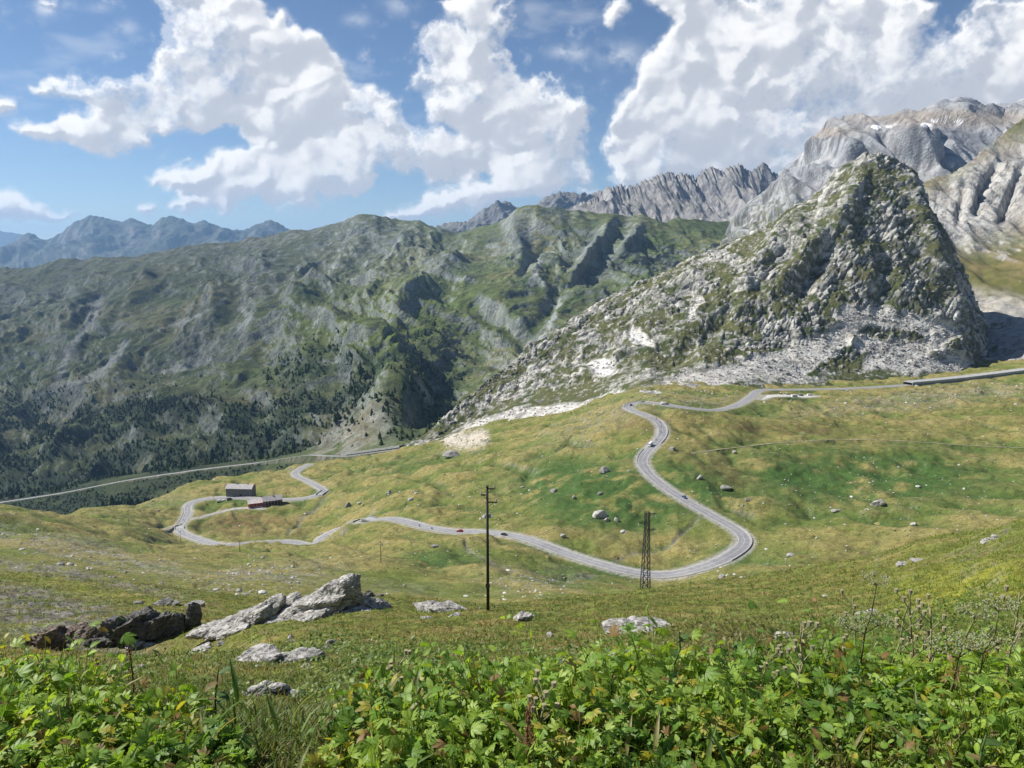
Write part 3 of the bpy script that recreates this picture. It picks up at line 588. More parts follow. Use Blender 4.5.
fe = feat(P, [([(868,160),(858,190),(840,225),(800,262),(770,292)], 9, 16), ([(905,175),(915,215),(930,260),(960,310)], 9, 22), ([(800,215),(770,250),(745,280),(740,320)], 10, 14), ([(830,235),(815,265),(800,300)], 8, -16), ([(880,235),(885,275),(880,310)], 9, -12), ([(930,330),(955,355)], 10, 18), ([(700,262),(660,300),(640,340),(600,380)], 12, 10), ([(740,300),(700,340),(660,372)], 9, -10)], np.zeros(X_.shape))
P = P+N*((big*crag*tp*(1-.5*sc)+slab*amp+fe*crag*tp*(1-.5*sc)+1.2*k2*(1-.7*sc)+.5*(ridged(P/5.5, 3)-.5)*(1-.9*sc)))[..., None]
X_, Y_ = pix(P); nz = np.abs(grid_normals(P)[..., 2])
rock = lerp((.43,.42,.375), (.22,.215,.195), ss(-.15, .3, k2+.4*kk)); rock = rock*(.66+.7*gid[..., None]); rock = lerp(rock, (.14,.135,.12), ss(.10, .0, f2-f1)*.6); rock = lerp(rock, (.16,.155,.14), ss(.08, .0, g2-g1)*.4)
gr = lerp((.055,.074,.024), (.100,.104,.040), ss(-.2, .35, kk)); gr = lerp(gr, (.15,.09,.055), .5*blob(X_, Y_, 830, 272, 40, 14)*ss(0, .3, k2))
gm2 = np.clip(gm*1.25-ss(.72, .45, nz)*.5, 0, 1); col = lerp(rock, gr, gm2)
scc = lerp((.58,.56,.51), (.42,.405,.365), ss(-.2, .3, k2)); col = lerp(col, scc, sc)
snow = ss(.35, .55, blob(X_, Y_, 601, 368, 12, 8, 20)+.4*k2+.12)*0.
for (cx, cy, rx, ry, a) in ((602,368,11,9,.85), (638,338,9,6,.85)): col = lerp(col, (.62,.61,.585), a*ss(.25, .6, blob(X_, Y_, cx, cy, rx, ry, -15)+.5*k2))
PF = P
Ps = skirt(P, 120.)
m_crag = terrain_mat('crag_cover', 1.6, 9., 1.6, .34, streak=((.05,.05,.16), (0,.75,0)), tint=.1)
mesh_np('mountain', Ps, grid_faces(*Ps.shape[:2]), m_crag, {'col': pad(col).reshape(-1, 3), 'rock': pad(np.clip(1-gm2, 0, 1)).ravel()}, kind='structure')
# ================================================================ OBJECTS
import bmesh
class MB:
    """collects boxes, bars, tubes and prisms for one mesh"""
    def __init__(s): s.V = []; s.F = []; s.n = 0
    def add(s, V, F):
        s.V.extend([tuple(v) for v in V]); s.F.extend([tuple(i+s.n for i in f) for f in F]); s.n += len(V); return s
    def box(s, x0, x1, y0, y1, z0, z1, M=None):
        V = [Vector(p) for p in ((x0,y0,z0),(x1,y0,z0),(x1,y1,z0),(x0,y1,z0),(x0,y0,z1),(x1,y0,z1),(x1,y1,z1),(x0,y1,z1))]
        if M: V = [M@v for v in V]
        return s.add(V, [(0,3,2,1),(4,5,6,7),(0,1,5,4),(1,2,6,5),(2,3,7,6),(3,0,4,7)])
    def tube(s, a, b, r0, r1=None, n=8):
        a = Vector(a); b = Vector(b); r1 = r0 if r1 is None else r1; d = (b-a).normalized()
        u = d.orthogonal().normalized(); w = d.cross(u); V = []
        for p, r in ((a, r0), (b, r1)):
            for i in range(n):
                t = 2*math.pi*i/n; V.append(p+u*(r*math.cos(t))+w*(r*math.sin(t)))
        return s.add(V, [(i, (i+1) % n, n+(i+1) % n, n+i) for i in range(n)]+[tuple(range(n-1, -1, -1)), tuple(range(n, 2*n))])
    def prism(s, prof, x0, x1):        # profile in (y, z), run along x
        n = len(prof); V = [(x0, y, z) for y, z in prof]+[(x1, y, z) for y, z in prof]
        return s.add(V, [(i, (i+1) % n, n+(i+1) % n, n+i) for i in range(n)]+[tuple(range(n-1, -1, -1)), tuple(range(n, 2*n))])
    def build(s, name, mat, parent=None, smooth=False, bevel=0.):
        me = bpy.data.meshes.new(name); me.from_pydata(s.V, [], s.F)
        bm = bmesh.new(); bm.from_mesh(me)
        if bevel: bmesh.ops.bevel(bm, geom=list(bm.edges), offset=bevel, segments=2, affect='EDGES', clamp_overlap=True)
        bmesh.ops.recalc_face_normals(bm, faces=bm.faces); bm.to_mesh(me); bm.free()
        me.materials.append(mat)
        if smooth: me.polygons.foreach_set('use_smooth', [True]*len(me.polygons))
        o = bpy.data.objects.new(name, me); C.objects.link(o)
        if parent: o.parent = parent
        return o
def kids(o): return [c for c in C.objects if c.parent == o]
def copy_tree(o, parent=None):
    c = o.copy(); C.objects.link(c)
    if parent: c.parent = parent
    for ch in KID.get(o.name, []): copy_tree(ch, c)
    return c
KID = {}
def remember(root):
    for o in C.objects:
        if o.parent: KID.setdefault(o.parent.name, [])
    for o in C.objects:
        if o.parent and o not in KID[o.parent.name]: KID[o.parent.name].append(o)

M = {}
M['wood'] = plain_mat('tarred_wood', (.035,.032,.03), .8, .3, 2.); M['steel'] = plain_mat('galvanised_steel', (.07,.075,.08), .5, .2, 3., 0, .6)
M['glassy'] = plain_mat('dark_glass', (.02,.024,.03), .15, .1, 2., spec=.6); M['tyre'] = plain_mat('tyre_rubber', (.02,.02,.02), .85)
M['chrome'] = plain_mat('lamp_glass', (.55,.55,.55), .2, .1, 4., spec=.6); M['porcelain'] = plain_mat('porcelain', (.35,.33,.30), .3)
def paint(nm, c): return plain_mat(nm, c, .35, .05, 2., spec=.5)
M['white'] = paint('white_paint', (.75,.75,.74)); M['black'] = paint('black_paint', (.02,.02,.022)); M['grey'] = paint('grey_paint', (.17,.18,.19)); M['blue'] = paint('blue_paint', (.04,.08,.2)); M['red'] = paint('red_paint', (.35,.03,.025)); M['silver'] = paint('silver_paint', (.45,.46,.47))

# ---- power line
def pole_ground(px, py, dmin=10): return hit_now(px, py, dmin)
def hit_now(px, py, dmin=1.4, dmax=1390.):
    return Vector(hit(px, py, dmin, dmax))
g = pole_ground(488, 611, 40); g.y += 0
H0 = g.y*(float(st(488, 487)[1])-float(st(488, 611)[1]))
pole = empty('utility_pole', g, 0, 'tall dark wooden power pole with short crossarms standing on the near green slope', 'utility pole')
MB().tube((0,0,-.8), (0,0,H0), .14, .09, 12).build('pole', M['wood'], pole, True)
b = MB().box(-.10,.10,-.16,.16,H0-.02,H0+.10); b.build('pole_cap', M['steel'], pole)
for zz, sx, L_ in ((H0-.15, 1, .62), (H0-.65, -1, .52), (H0-1.25, 1, .78)):
    a = MB().box(min(.08*sx, L_*sx), max(.08*sx, L_*sx), -.045, .045, zz-.045, zz+.045).tube((.1*sx,0,zz-.35),(L_*.6*sx,0,zz-.04),.02).build('crossarm', M['steel'], pole)
    i = MB()
    for k, r in ((0,.035),(.06,.075),(.11,.05),(.16,.07),(.21,.035)): i.tube((L_*.92*sx,0,zz+.045+k),(L_*.92*sx,0,zz+.045+k+.05),r,r*.8,10)
    i.build('insulator', M['porcelain'], a)
MB().box(-.17,.17,-.20,-.165,2.1,2.45).build('number_plate', M['steel'], pole)

D0 = 152.; x0_ = float(st(646, 560)[0])*D0; zg = float(hz(x0_, D0)); zt = D0*float(st(646, 512)[1]); Hp = zt-zg
pyl = empty('lattice_pylon', (x0_, D0, zg), math.radians(12), 'slim steel lattice pylon standing beside the lower bend of the road', 'pylon')
wb, wt = .85, .42
def cor(k, z): r = (wb+(wt-wb)*min(z/(Hp*.8), 1)); return Vector(((1 if k in (0, 1) else -1)*r, (1 if k in (1, 2) else -1)*r, z))
for k in range(4): MB().tube(cor(k, -1.2), cor(k, Hp*.8), .09, .08, 6).tube(cor(k, Hp*.8), cor(k, Hp), .08, .06, 6).build('leg', M['steel'], pyl)
br = MB(); nlev = 12
for l in range(nlev):
    za, zb = Hp*l/nlev, Hp*(l+1)/nlev
    for k in range(4):
        j = (k+1) % 4; br.tube(cor(k, za), cor(j, zb), .045, n=5); br.tube(cor(j, za), cor(k, zb), .045, n=5); br.tube(cor(k, zb), cor(j, zb), .045, n=5)
br.build('bracing', M['steel'], pyl)
for zz, sx in ((Hp-.5, 1), (Hp-2.2, -1), (Hp-3.9, 1)):
    a = MB().tube((0,-.5,zz), (1.9*sx,0,zz+.1), .06).tube((0,.5,zz), (1.9*sx,0,zz+.1), .06).tube((0,0,zz-.7), (1.9*sx,0,zz+.05), .05).build('crossarm', M['steel'], pyl)
    i = MB()
    for k in range(5): i.tube((1.85*sx,0,zz-.05-.16*k),(1.85*sx,0,zz-.15-.16*k),.12,.05,10)
    i.build('insulator', M['porcelain'], a)
for px_, pt, pb, lab in ((381,541,563,'small wooden post on the grassy knoll left of the tall pole'),(129,514,526,'small thin pole on the far left meadow, well away from the road'),(181,531,543,'small thin pole just below the lower left corner of the loop road'),(240,541,552,'small thin pole beside the bottom of the loop road'),(214,496,503,'short lamp pole at the parking by the grey barn')):
    g = hit_now(px_, pb, 200); h = g.y*(float(st(px_, pt)[1])-float(st(px_, pb)[1]))
    t = empty('wooden_pole', g, 0, lab, 'pole', 'thin poles scattered over the meadow')
    MB().tube((0,0,-.5),(0,0,h),.16,.10,8).build('pole', M['wood'], t, True)
    a = MB().box(-.8,.8,-.06,.06,h-.5,h-.36).build('crossarm', M['wood'], t)
    for sx in (-.7, .7): MB().tube((sx,0,h-.36),(sx,0,h-.12),.07,.05,8).build('insulator', M['porcelain'], a)

# ---- buildings
def stone_mat(name, base, mortar, sc):
    k = NT(name); p = k.n('ShaderNodeTexCoord').outputs['Object']
    v = k.n('ShaderNodeTexVoronoi', {'Vector': p, 'Scale': sc}, feature='F1'); e = k.n('ShaderNodeTexVoronoi', {'Vector': p, 'Scale': sc}, feature='DISTANCE_TO_EDGE').outputs[0]
    c = k.mix(.35, base, v.outputs['Color'], 'MULTIPLY'); c = k.mix(k.ramp(e, .02, .06), mortar, c)
    return k.finish(c, .9, k.bump(e, .04, .7), .2)
def roof_mat(name, c, sc=1.6):
    k = NT(name); p = k.n('ShaderNodeTexCoord').outputs['Object']; n = k.noise(p, .6, 6., .7); v = k.ramp(n, .3, .7, .75, 1.2)
    w = k.n('ShaderNodeTexWave', {'Vector': p, 'Scale': sc, 'Distortion': .4}, bands_direction='X').outputs['Fac']
    cc = k.mix(1., c, k.n('ShaderNodeCombineColor', {0: v, 1: v, 2: v}).outputs[0], 'MULTIPLY')
    return k.finish(cc, .7, k.bump(k.math('ADD', n, w), .05, .6), .3)
m_stone = stone_mat('grey_stone_wall', (.20,.195,.20), (.30,.29,.27), 1.7); m_roof = roof_mat('slate_roof', (.44,.405,.395)); m_proof = roof_mat('pale_metal_roof', (.62,.55,.52))
m_redw = plain_mat('red_wall', (.30,.045,.035), .8, .15, 1.2); m_dkw = plain_mat('shaded_side_wall', (.075,.035,.035), .85, .25, 1.5); m_whw = plain_mat('white_plaster', (.70,.67,.62), .85, .12, 1.)  # inn's long side: its shade is put into the dark wall colour
m_fr = plain_mat('window_frame', (.5,.48,.45), .7)
def window(par, x, z, w, h, y, shutter=None, out=-1):
    f = MB().box(x-w/2-.12, x+w/2+.12, y+out*.08-.03, y+out*.08+.03, z-.12, z+h+.12).build('window', m_fr, par)
    for sx in (-1, 1): MB().box(x+sx*w*.25-w*.21, x+sx*w*.25+w*.21, y+out*.125-.012, y+out*.125+.012, z+.06, z+h-.06).build('pane', M['glassy'], f)
    MB().box(x-w/2-.2, x+w/2+.2, y+out*.16-.06, y+out*.16+.06, z-.22, z-.12).build('sill', m_fr, f)
    return f
def house(root, x0, x1, y0, y1, hw, hr, wallm, roofm, over=.6, name='wall', th=.22):
    yc = (y0+y1)/2
    MB().prism([(y0,-2.5),(y1,-2.5),(y1,hw),(yc,hr-.02),(y0,hw)], x0, x1).build(name, wallm, root)
    k = (hr-hw)/(yc-y0); r = MB()
    for s_, ye in ((-1, y0), (1, y1)):
        ze = hw-k*over; r.prism([(ye+s_*over, ze+.02),(yc, hr+.03),(yc, hr+.03+th),(ye+s_*over, ze+.02+th)], x0-over, x1+over)
    return r.build('roof', roofm, root)
g = hit_now(239, 496.5, 600); barn = empty('stone_barn', g, math.radians(-4), 'long grey stone building with two rows of small windows beside the loop road', 'building')
sc_ = g.y/FPX; Lb = 27.5*sc_
rf = house(barn, -Lb/2, Lb/2, 0, 11, 8.4, 11.6, m_stone, m_roof)
MB().box(-Lb*.14, -Lb*.14+.9, 5.1, 6.0, 10.6, 13.0).build('chimney', m_stone, rf); MB().box(Lb*.28, Lb*.28+.8, 5.2, 6.0, 10.6, 12.6).build('chimney', m_stone, rf)
for r in range(2):
    for i in range(8):
        if r == 0 and i == 4: continue
        window(barn, -Lb/2+1.9+i*(Lb-3.8)/7, 1.2+r*3.7, .95, 1.35, 0)
d_ = MB().box(-Lb/2+1.9+4*(Lb-3.8)/7-.9, -Lb/2+1.9+4*(Lb-3.8)/7+.9, -.08, -.02, -.2, 2.5).build('door', M['wood'], barn); MB().box(-Lb/2+1.9+4*(Lb-3.8)/7+.55, -Lb/2+1.9+4*(Lb-3.8)/7+.7, -.14, -.081, 1.1, 1.25).build('handle', M['steel'], d_)
g = hit_now(263.5, 507.5, 600); inn = empty('mountain_inn', g, math.radians(24), 'red and white mountain inn with grey roof, pale roofed annex and dark long side', 'building')
rf = house(inn, 0, 18, 0, 9.5, 6.2, 9.4, m_dkw, m_roof, .7)
MB().box(9, 9.9, 4.3, 5.2, 8.2, 10.9).build('chimney', m_whw, rf)
for r in range(2):
    for i in range(6): window(inn, 1.8+i*2.9, 1.1+r*2.9, .9, 1.2, 0)
def gable(root, x, y0, y1, hw, hr, m):     # lit end wall, a skin 3 cm proud
    yc = (y0+y1)/2; return MB().prism([(y0+.02,0.),(y1-.02,0.),(y1-.02,hw-.1),(yc,hr-.25),(y0+.02,hw-.1)], x-.03-.12, x-.03).build('end_wall', m, root)
gw = gable(inn, 0, 0, 9.5, 6.2, 9.4, m_redw)
for yy in (2., 4.75, 7.5):
    for zz in (1., 3.6):
        f = MB().box(-.20, -.155, yy-.62, yy+.62, zz, zz+1.4).build('window', m_whw, gw); MB().box(-.225, -.203, yy-.42, yy+.42, zz+.15, zz+1.25).build('pane', M['glassy'], f)
MB().box(-2.6, -.16, .3, 5.2, -.6, .55).build('terrace', m_whw, inn); MB().box(-.26, -.16, .05, 9.4, 5.2, 5.7).build('fascia', m_whw, gw)
an = MB().prism([(3.2,-2.),(12.5,-2.),(12.5,4.4),(7.8,6.6),(3.2,4.4)], -13.5, -.18).build('annex', m_redw, inn)
r = MB()
for s_, ye in ((-1, 3.2), (1, 12.5)): r.prism([(ye+s_*.6, 4.14),(7.85, 6.63),(7.85, 6.83),(ye+s_*.6, 4.36)], -14.1, -.19)
r.build('roof', m_proof, an)
for i in range(4):
    xx = -12.2+i*3.3; f = MB().box(xx-.7, xx+.7, 3.08, 3.17, .9, 2.5).build('window', m_whw, an); MB().box(xx-.5, xx+.5, 3.03, 3.07, 1.1, 2.3).build('pane', M['glassy'], f)
MB().box(-13.3, -.5, 3.0, 3.18, -.3, .6).build('plinth', m_whw, an)

# ---- galleries and bridges
m_conc = plain_mat('concrete', (.36,.36,.35), .9, .2, .3, .02); m_concd = plain_mat('old_concrete', (.22,.22,.215), .9, .2, .3)
def gallery(P, label, w=5.2, h=5.2, name='road_gallery', open_side=1, step=7., slot=2.5):
    root = empty(name, P[len(P)//2], 0, label, 'avalanche gallery'); Q = P-np.array(P[len(P)//2])
    def strip(a, b, z0, z1):
        A_ = offset(Q, a); B_ = offset(Q, b); n = len(Q); V = np.stack([A_, B_, B_, A_], 1); V[:, :2, 2] += z0; V[:, 2:, 2] += z1
        Fq = []
        for i in range(n-1):
            for j in range(4): k = (j+1) % 4; Fq.append((i*4+j, i*4+k, (i+1)*4+k, (i+1)*4+j))
        Fq += [(0,1,2,3), tuple(4*(n-1)+i for i in (3,2,1,0))]
        return V.reshape(-1, 3), Fq
    for nm, a, b, z0, z1, m in (('roof', -w-.5, w+.5, h, h+.6, m_conc), ('back_wall', -open_side*w-.5, -open_side*w, -3, h-.003, m_concd), ('parapet', open_side*(w+.1), open_side*(w+.45), h+.603, h+1.2, m_conc), ('retaining_wall', open_side*w-.15, open_side*w+.45, -5, .9, m_conc), ('facade', open_side*w-.12, open_side*w+.42, slot, h-.004, m_conc)):
        if a > b: a, b = b, a
        V, Fq = strip(a, b, z0, z1); MB().add(V, Fq).build(nm, m, root)
    S_ = resample(offset(Q, open_side*w*.97), step)
    for p in S_[:90]: MB().box(-.35,.35,-.3,.3,.903,slot-.003, Matrix.Translation(p)).build('pillar', m_conc, root)
    return root
rp = road_p[:, :2]; rpx, rpy = pix(road_p)
sec = road_p[(rpx > 905) & (rpx < 1040) & (road_p[:, 1] > 800)]; sec = sec[sec[:, 0].argsort()]
sec = resample(smooth1(sec, 6, 0), 6.)
gallery(sec, 'long grey concrete gallery covering the high road below the craggy knoll', w=7., h=3.4, open_side=1, step=8., slot=1.5)
VR = [(-60,510,1600),(0,503,1550),(30,498.5,1550),(60,494,1550),(90,488,1540),(120,482,1530),(150,477,1515),(180,473,1505),(200,470,1500),(230,466.5,1475),(260,463,1450),(285,459,1400),(300,456.5,1370),(310,455.5,1340),(325,456.5,1300),(345,457,1250),(375,453,1180),(405,449,1120),(418,444,1090),(430,438.5,1070),(437,434,1060),(446,431,1055)]
vr = np.array([at(*p) for p in VR]); vr = resample(vr, 6.); vr = smooth1(vr, 10, 0); vr[:, 2] += 1.2
ribbon('road', vr, [(-4.2, 4.2, 0.)], m_asph); ribbon('road_marking', vr, [(-4., -3.7, .02), (3.7, 4., .02)], m_line)
# embankment below the valley road
A_ = offset(vr, -4.6); B_ = offset(vr, -13.); B_[:, 2] -= 15; C_ = offset(vr, 4.6); D_ = offset(vr, 16.); D_[:, 2] -= 18; A_[:, 2] -= .05; C_[:, 2] -= .05
V = np.stack([B_, A_, C_, D_], 1); me_ = V.reshape(-1, 3); kf = fbm(me_/9, 3)
mesh_np('embankment', me_, grid_faces(len(vr), 4), terrain_mat('embankment_cover', 2., 14., 1.5, .4), {'col': lerp((.055,.07,.035), (.15,.14,.115), ss(-.1, .4, kf)), 'rock': np.ones(len(me_))*.5}, kind='structure')
vpx, _ = pix(vr); gs = vr[(vpx > 343) & (vpx < 403)]
gallery(resample(gs, 5.), 'low concrete gallery with a dark open side on the valley road', w=4.6, h=4.8, open_side=-1 if offset(gs, 1)[0, 1] > gs[0, 1] else 1, step=9.)
def wall_along(P, d, h, label, th=.35):
    c0 = P[len(P)//2].copy(); Q = resample(P, 3.)-c0; A_ = offset(Q, d-th/2); B_ = offset(Q, d+th/2); n = len(Q); V = np.stack([A_, B_, B_, A_], 1); V[:, :2, 2] -= 1.2; V[:, 2:, 2] += h; Fq = []
    for i in range(n-1):
        for j in range(4): k = (j+1) % 4; Fq.append((i*4+j, i*4+k, (i+1)*4+k, (i+1)*4+j))
    Fq += [(0,1,2,3), tuple(4*(n-1)+i for i in (3,2,1,0))]
    o = MB().add(V.reshape(-1, 3), Fq).build('parapet_wall', m_conc); o.location = c0; o['kind'] = 'thing'; return tag(o, label, 'wall', 'low stone walls along the road edge')
def sect(P, a, b_):
    ia = int(np.argmin(np.linalg.norm(P[:, :2]-hit(*a, 330)[:2], axis=1))); ib = int(np.argmin(np.linalg.norm(P[:, :2]-hit(*b_, 330)[:2], axis=1))); return P[min(ia, ib):max(ia, ib)+1]
def outer(P):    # which side is the outside of a bend
    m = P[len(P)//2, :2]; ch = (P[0, :2]+P[-1, :2])/2; return 1 if np.dot(offset(P, 1.)[len(P)//2, :2]-m, m-ch) > 0 else -1
for a_, b2_, lb in (((652,402.5),(648,416),'low pale stone wall round the outside of the uppermost hairpin'),((658,421),(656,443),'low pale stone wall on the outside of the upper right bend'),((648,450),(651,476),'low pale stone wall on the left of the bend under the camper'),((733,527),(725,558),'low pale stone wall round the outside of the big right hairpin'),((425,527),(388,518),'low pale stone wall beside the lower road near the road bridge')):
    P_ = sect(road_p, a_, b2_); wall_along(P_, outer(P_)*4.3, .45, lb)
P_ = sect(loop_p, (182,533), (187,508)); wall_along(P_, outer(P_)*3.8, .45, 'low pale stone wall on the outer left bend of the loop road')
def bridge(P, label, w, drop, name='road_bridge'):
    c0 = P[len(P)//2].copy(); Q = P-c0; T = Q[-1]-Q[0]; L_ = float(np.linalg.norm(T[:2])); ang = math.atan2(T[1], T[0])
    root = empty(name, c0, ang, label, 'bridge')
    MB().box(-L_/2, L_/2, -w, w, -.75, -.05).build('deck', m_conc, root)
    for sx in (-1, 1):
        MB().box(sx*L_/2-1.2*(sx > 0), sx*L_/2+1.2*(sx < 0), -w, w, -drop, -.753).build('abutment', m_stone, root)
        MB().box(-L_/2, L_/2, sx*w-.18, sx*w+.18, -.047, .85).build('parapet', m_conc, root)
    dk = MB()
    for sx in (-1, 1):     # spandrel with an arch
        n = 14; V = []
        for i in range(n+1):
            t = math.pi*i/n; V += [(-L_*.38*math.cos(t), sx*(w-.02), -drop+(drop-1.1)*math.sin(t)), (-L_/2+L_*i/n, sx*(w-.02), -.754)]
        dk.add(V, [(2*i, 2*i+1, 2*i+3, 2*i+2) for i in range(n)])
    dk.build('arch_wall', m_stone, root)
    return root
def sec_of(P, px, py, half):
    g = hit(px, py, 300); i = int(np.argmin(np.linalg.norm(P[:, :2]-g[:2], axis=1))); n = max(2, int(half/3)); return P[max(0, i-n):i+n+1]
bridge(sec_of(loop_p, 323, 492.5, 9), 'stone road bridge over the rocky stream above the loop', 3.6, 7.)
bridge(sec_of(road_p, 374, 519.5, 9), 'road bridge with dark opening where the main road swings left', 4.2, 6.)
bridge(sec_of(loop_p, 178, 529, 6), 'short culvert bridge at the outer left bend of the loop road', 3.6, 4.5)

# ---- vehicles
def rounded(prof): return prof
def make_car(kind, col):
    van = kind == 'van'; root = empty(kind, (0,0,0)); root.rotation_mode = 'XYZ'
    if kind == 'camper': L_, W_, Hh = 6.6, 1.12, 2.9
    elif van: L_, W_, Hh = 5.6, 1.0, 2.35
    else: L_, W_, Hh = 4.4, .9, 1.48
    h = L_/2
    if kind == 'car': low = [(-h,.30),(h,.30),(h,.62),(h-.15,.78),(h-1.15,.92),(-h+.12,.95),(-h,.75)]; top = [(-h+.15,.93),(h-1.2,.90),(h-1.95,1.42),(-h+1.15,1.48),(-h+.55,1.36)]
    elif van: low = [(-h,.32),(h,.32),(h,.85),(h-.25,1.1),(h-.9,1.25),(-h,1.25)]; top = [(-h,1.24),(h-.92,1.24),(h-1.5,2.15),(h-1.9,2.32),(-h+.1,2.35)]
    else: low = [(-h,.4),(h,.4),(h,.95),(h-.2,1.2),(h-.9,1.35),(-h,1.35)]; top = [(-h,1.34),(h-.9,1.34),(h-.5,2.1),(h-.7,2.85),(-h+.1,2.9)]
    b = MB(); n = len(low)
    def pr(prof, w0, w1=None):
        w1 = w0 if w1 is None else w1; zmin = min(p[1] for p in prof); zmax = max(p[1] for p in prof); V = []
        for s_ in (-1, 1):
            for x, z in prof: V.append((x, s_*(w0+(w1-w0)*(z-zmin)/(zmax-zmin)), z))
        m = len(prof); b.add(V, [(i, (i+1) % m, m+(i+1) % m, m+i) for i in range(m)]+[tuple(range(m-1, -1, -1)), tuple(range(m, 2*m))])
    pr(low, W_); pr(top, W_*.97, W_*.80 if kind == 'car' else W_*.92)
    body = b.build('body', M[col], root, bevel=.06)
    zz0, zz1 = (.98, 1.34) if kind == 'car' else (1.38, 1.95)
    xf = h-1.35 if kind != 'camper' else h-.75
    MB().add([(xf+.0 if kind != 'car' else h-1.28, -W_*.78, zz0), (xf if kind != 'car' else h-1.28, W_*.78, zz0), ((h-1.86) if kind == 'car' else xf-.28 if van else h-.55, W_*.72, zz1), ((h-1.86) if kind == 'car' else xf-.28 if van else h-.55, -W_*.72, zz1)], [(0,1,2,3)]).build('windscreen', M['glassy'], root).location = (.14 if kind != 'camper' else .22, 0, .02)
    for s_ in (-1, 1):
        w0 = W_*.965 if kind != 'car' else W_*.90
        MB().box(-h+.9 if kind == 'car' else h-2.4, h-2.0 if kind == 'car' else h-1.55, s_*w0-.015+.02*s_, s_*w0+.015+.02*s_, zz0+.02, zz1-.04).build('side_window', M['glassy'], root)
        for xx in (h-.85, -h+.85):
            wn = MB().tube((xx, s_*(W_-.16), .33), (xx, s_*(W_+.03), .33), .33, n=16).build('wheel', M['tyre'], root); MB().tube((xx, s_*(W_+.031), .33), (xx, s_*(W_+.05), .33), .18, n=12).build('rim', M['steel'], wn)
        MB().box(h-.04, h+.03, s_*W_*.72-.16, s_*W_*.72+.16, .62, .78).build('headlight', M['chrome'], root)
    return root
def make_bike():
    root = empty('motorcycle', (0,0,0))
    for xx, nm in ((.72, 0), (-.70, 1)):
        w = MB()
        n = 20; V = []; Fq = []
        for i in range(n):
            t = 2*math.pi*i/n
            for j in range(6): u_ = 2*math.pi*j/6; r = .27+.05*math.cos(u_); V.append((xx+r*math.cos(t), .055*math.sin(u_), .32+r*math.sin(t)))
        for i in range(n):
            for j in range(6): Fq.append((i*6+j, ((i+1) % n)*6+j, ((i+1) % n)*6+(j+1) % 6, i*6+(j+1) % 6))
        wo = w.add(V, Fq).build('wheel', M['tyre'], root, True); r_ = MB()
        for k in range(5): a = math.pi*k/5; r_.box(-.24,.24,-.02,.02,-.015,.015, Matrix.Translation((xx,0,.32))@Matrix.Rotation(a, 4, 'Y'))
        r_.build('rim', M['steel'], wo)
    MB().tube((.70,.09,.32),(.42,.09,.95),.03).tube((.70,-.09,.32),(.42,-.09,.95),.03).build('fork', M['steel'], root)
    MB().tube((.42,-.34,1.0),(.42,.34,1.0),.02).build('handlebar', M['steel'], root)
    MB().add([(.45,-.12,.62),(.45,.12,.62),(-.15,.12,.60),(-.15,-.12,.60),(.38,-.15,.95),(.38,.15,.95),(-.05,.13,.82),(-.05,-.13,.82)], [(0,3,2,1),(4,5,6,7),(0,1,5,4),(1,2,6,5),(2,3,7,6),(3,0,4,7)]).build('tank', M['red'], root, bevel=.03)
    MB().box(-.72,-.04,-.12,.12,.72,.82).build('seat', M['black'], root, bevel=.03); MB().box(-.18,.32,-.14,.14,.28,.6).build('engine', M['steel'], root, bevel=.03)
    MB().tube((0,.17,.32),(-.85,.19,.42),.05,.06).build('exhaust', M['chrome'], root); MB().tube((.55,0,.86),(.63,0,.85),.10,.12,12).build('headlight', M['chrome'], root)
    return root
def make_rider():
    J = [(-.25,0,.93,.16),(-.18,0,1.10,.15),(-.08,0,1.30,.17),(.0,0,1.45,.09),(.04,0,1.55,.085),(.08,0,1.66,.13),
         (-.05,.19,1.38,.075),(.14,.27,1.18,.055),(.38,.27,1.04,.045),(.46,.26,1.02,.045),(-.05,-.19,1.38,.075),(.14,-.27,1.18,.055),(.38,-.27,1.04,.045),(.46,-.26,1.02,.045),
         (-.15,.14,.88,.11),(.22,.22,.74,.08),(.02,.21,.38,.055),(.14,.22,.32,.05),(-.15,-.14,.88,.11),(.22,-.22,.74,.08),(.02,-.21,.38,.055),(.14,-.22,.32,.05)]
    E_ = [(0,1),(1,2),(2,3),(3,4),(4,5),(2,6),(6,7),(7,8),(8,9),(2,10),(10,11),(11,12),(12,13),(0,14),(14,15),(15,16),(16,17),(0,18),(18,19),(19,20),(20,21)]
    me = bpy.data.meshes.new('person'); me.from_pydata([j[:3] for j in J], E_, []); o = bpy.data.objects.new('person', me); C.objects.link(o)
    sk = o.modifiers.new('skin', 'SKIN'); me.skin_vertices[0].data[0].use_root = True
    for i, j in enumerate(J): me.skin_vertices[0].data[i].radius = (j[3], j[3])
    sb = o.modifiers.new('sub', 'SUBSURF'); sb.levels = 1; sb.render_levels = 1
    bpy.context.view_layer.update(); ev = o.evaluated_get(bpy.context.evaluated_depsgraph_get()); nm = bpy.data.meshes.new_from_object(ev)
    C.objects.unlink(o); bpy.data.objects.remove(o); nm.materials.clear(); nm.materials.append(M['black']); nm.name = 'person'
    r = bpy.data.objects.new('person', nm); C.objects.link(r)
    bm = bmesh.new(); bmesh.ops.create_uvsphere(bm, u_segments=14, v_segments=10, radius=.155, matrix=Matrix.Translation((.09,0,1.68))); hm = bpy.data.meshes.new('helmet'); bm.to_mesh(hm); bm.free(); hm.materials.append(M['grey'])
    h = bpy.data.objects.new('helmet', hm); C.objects.link(h); h.parent = r
    MB().box(.19,.245,-.09,.09,1.64,1.72).build('visor', M['glassy'], h)
    return r
protos = {('car', c): make_car('car', c) for c in ('black', 'grey', 'white', 'blue', 'red')}
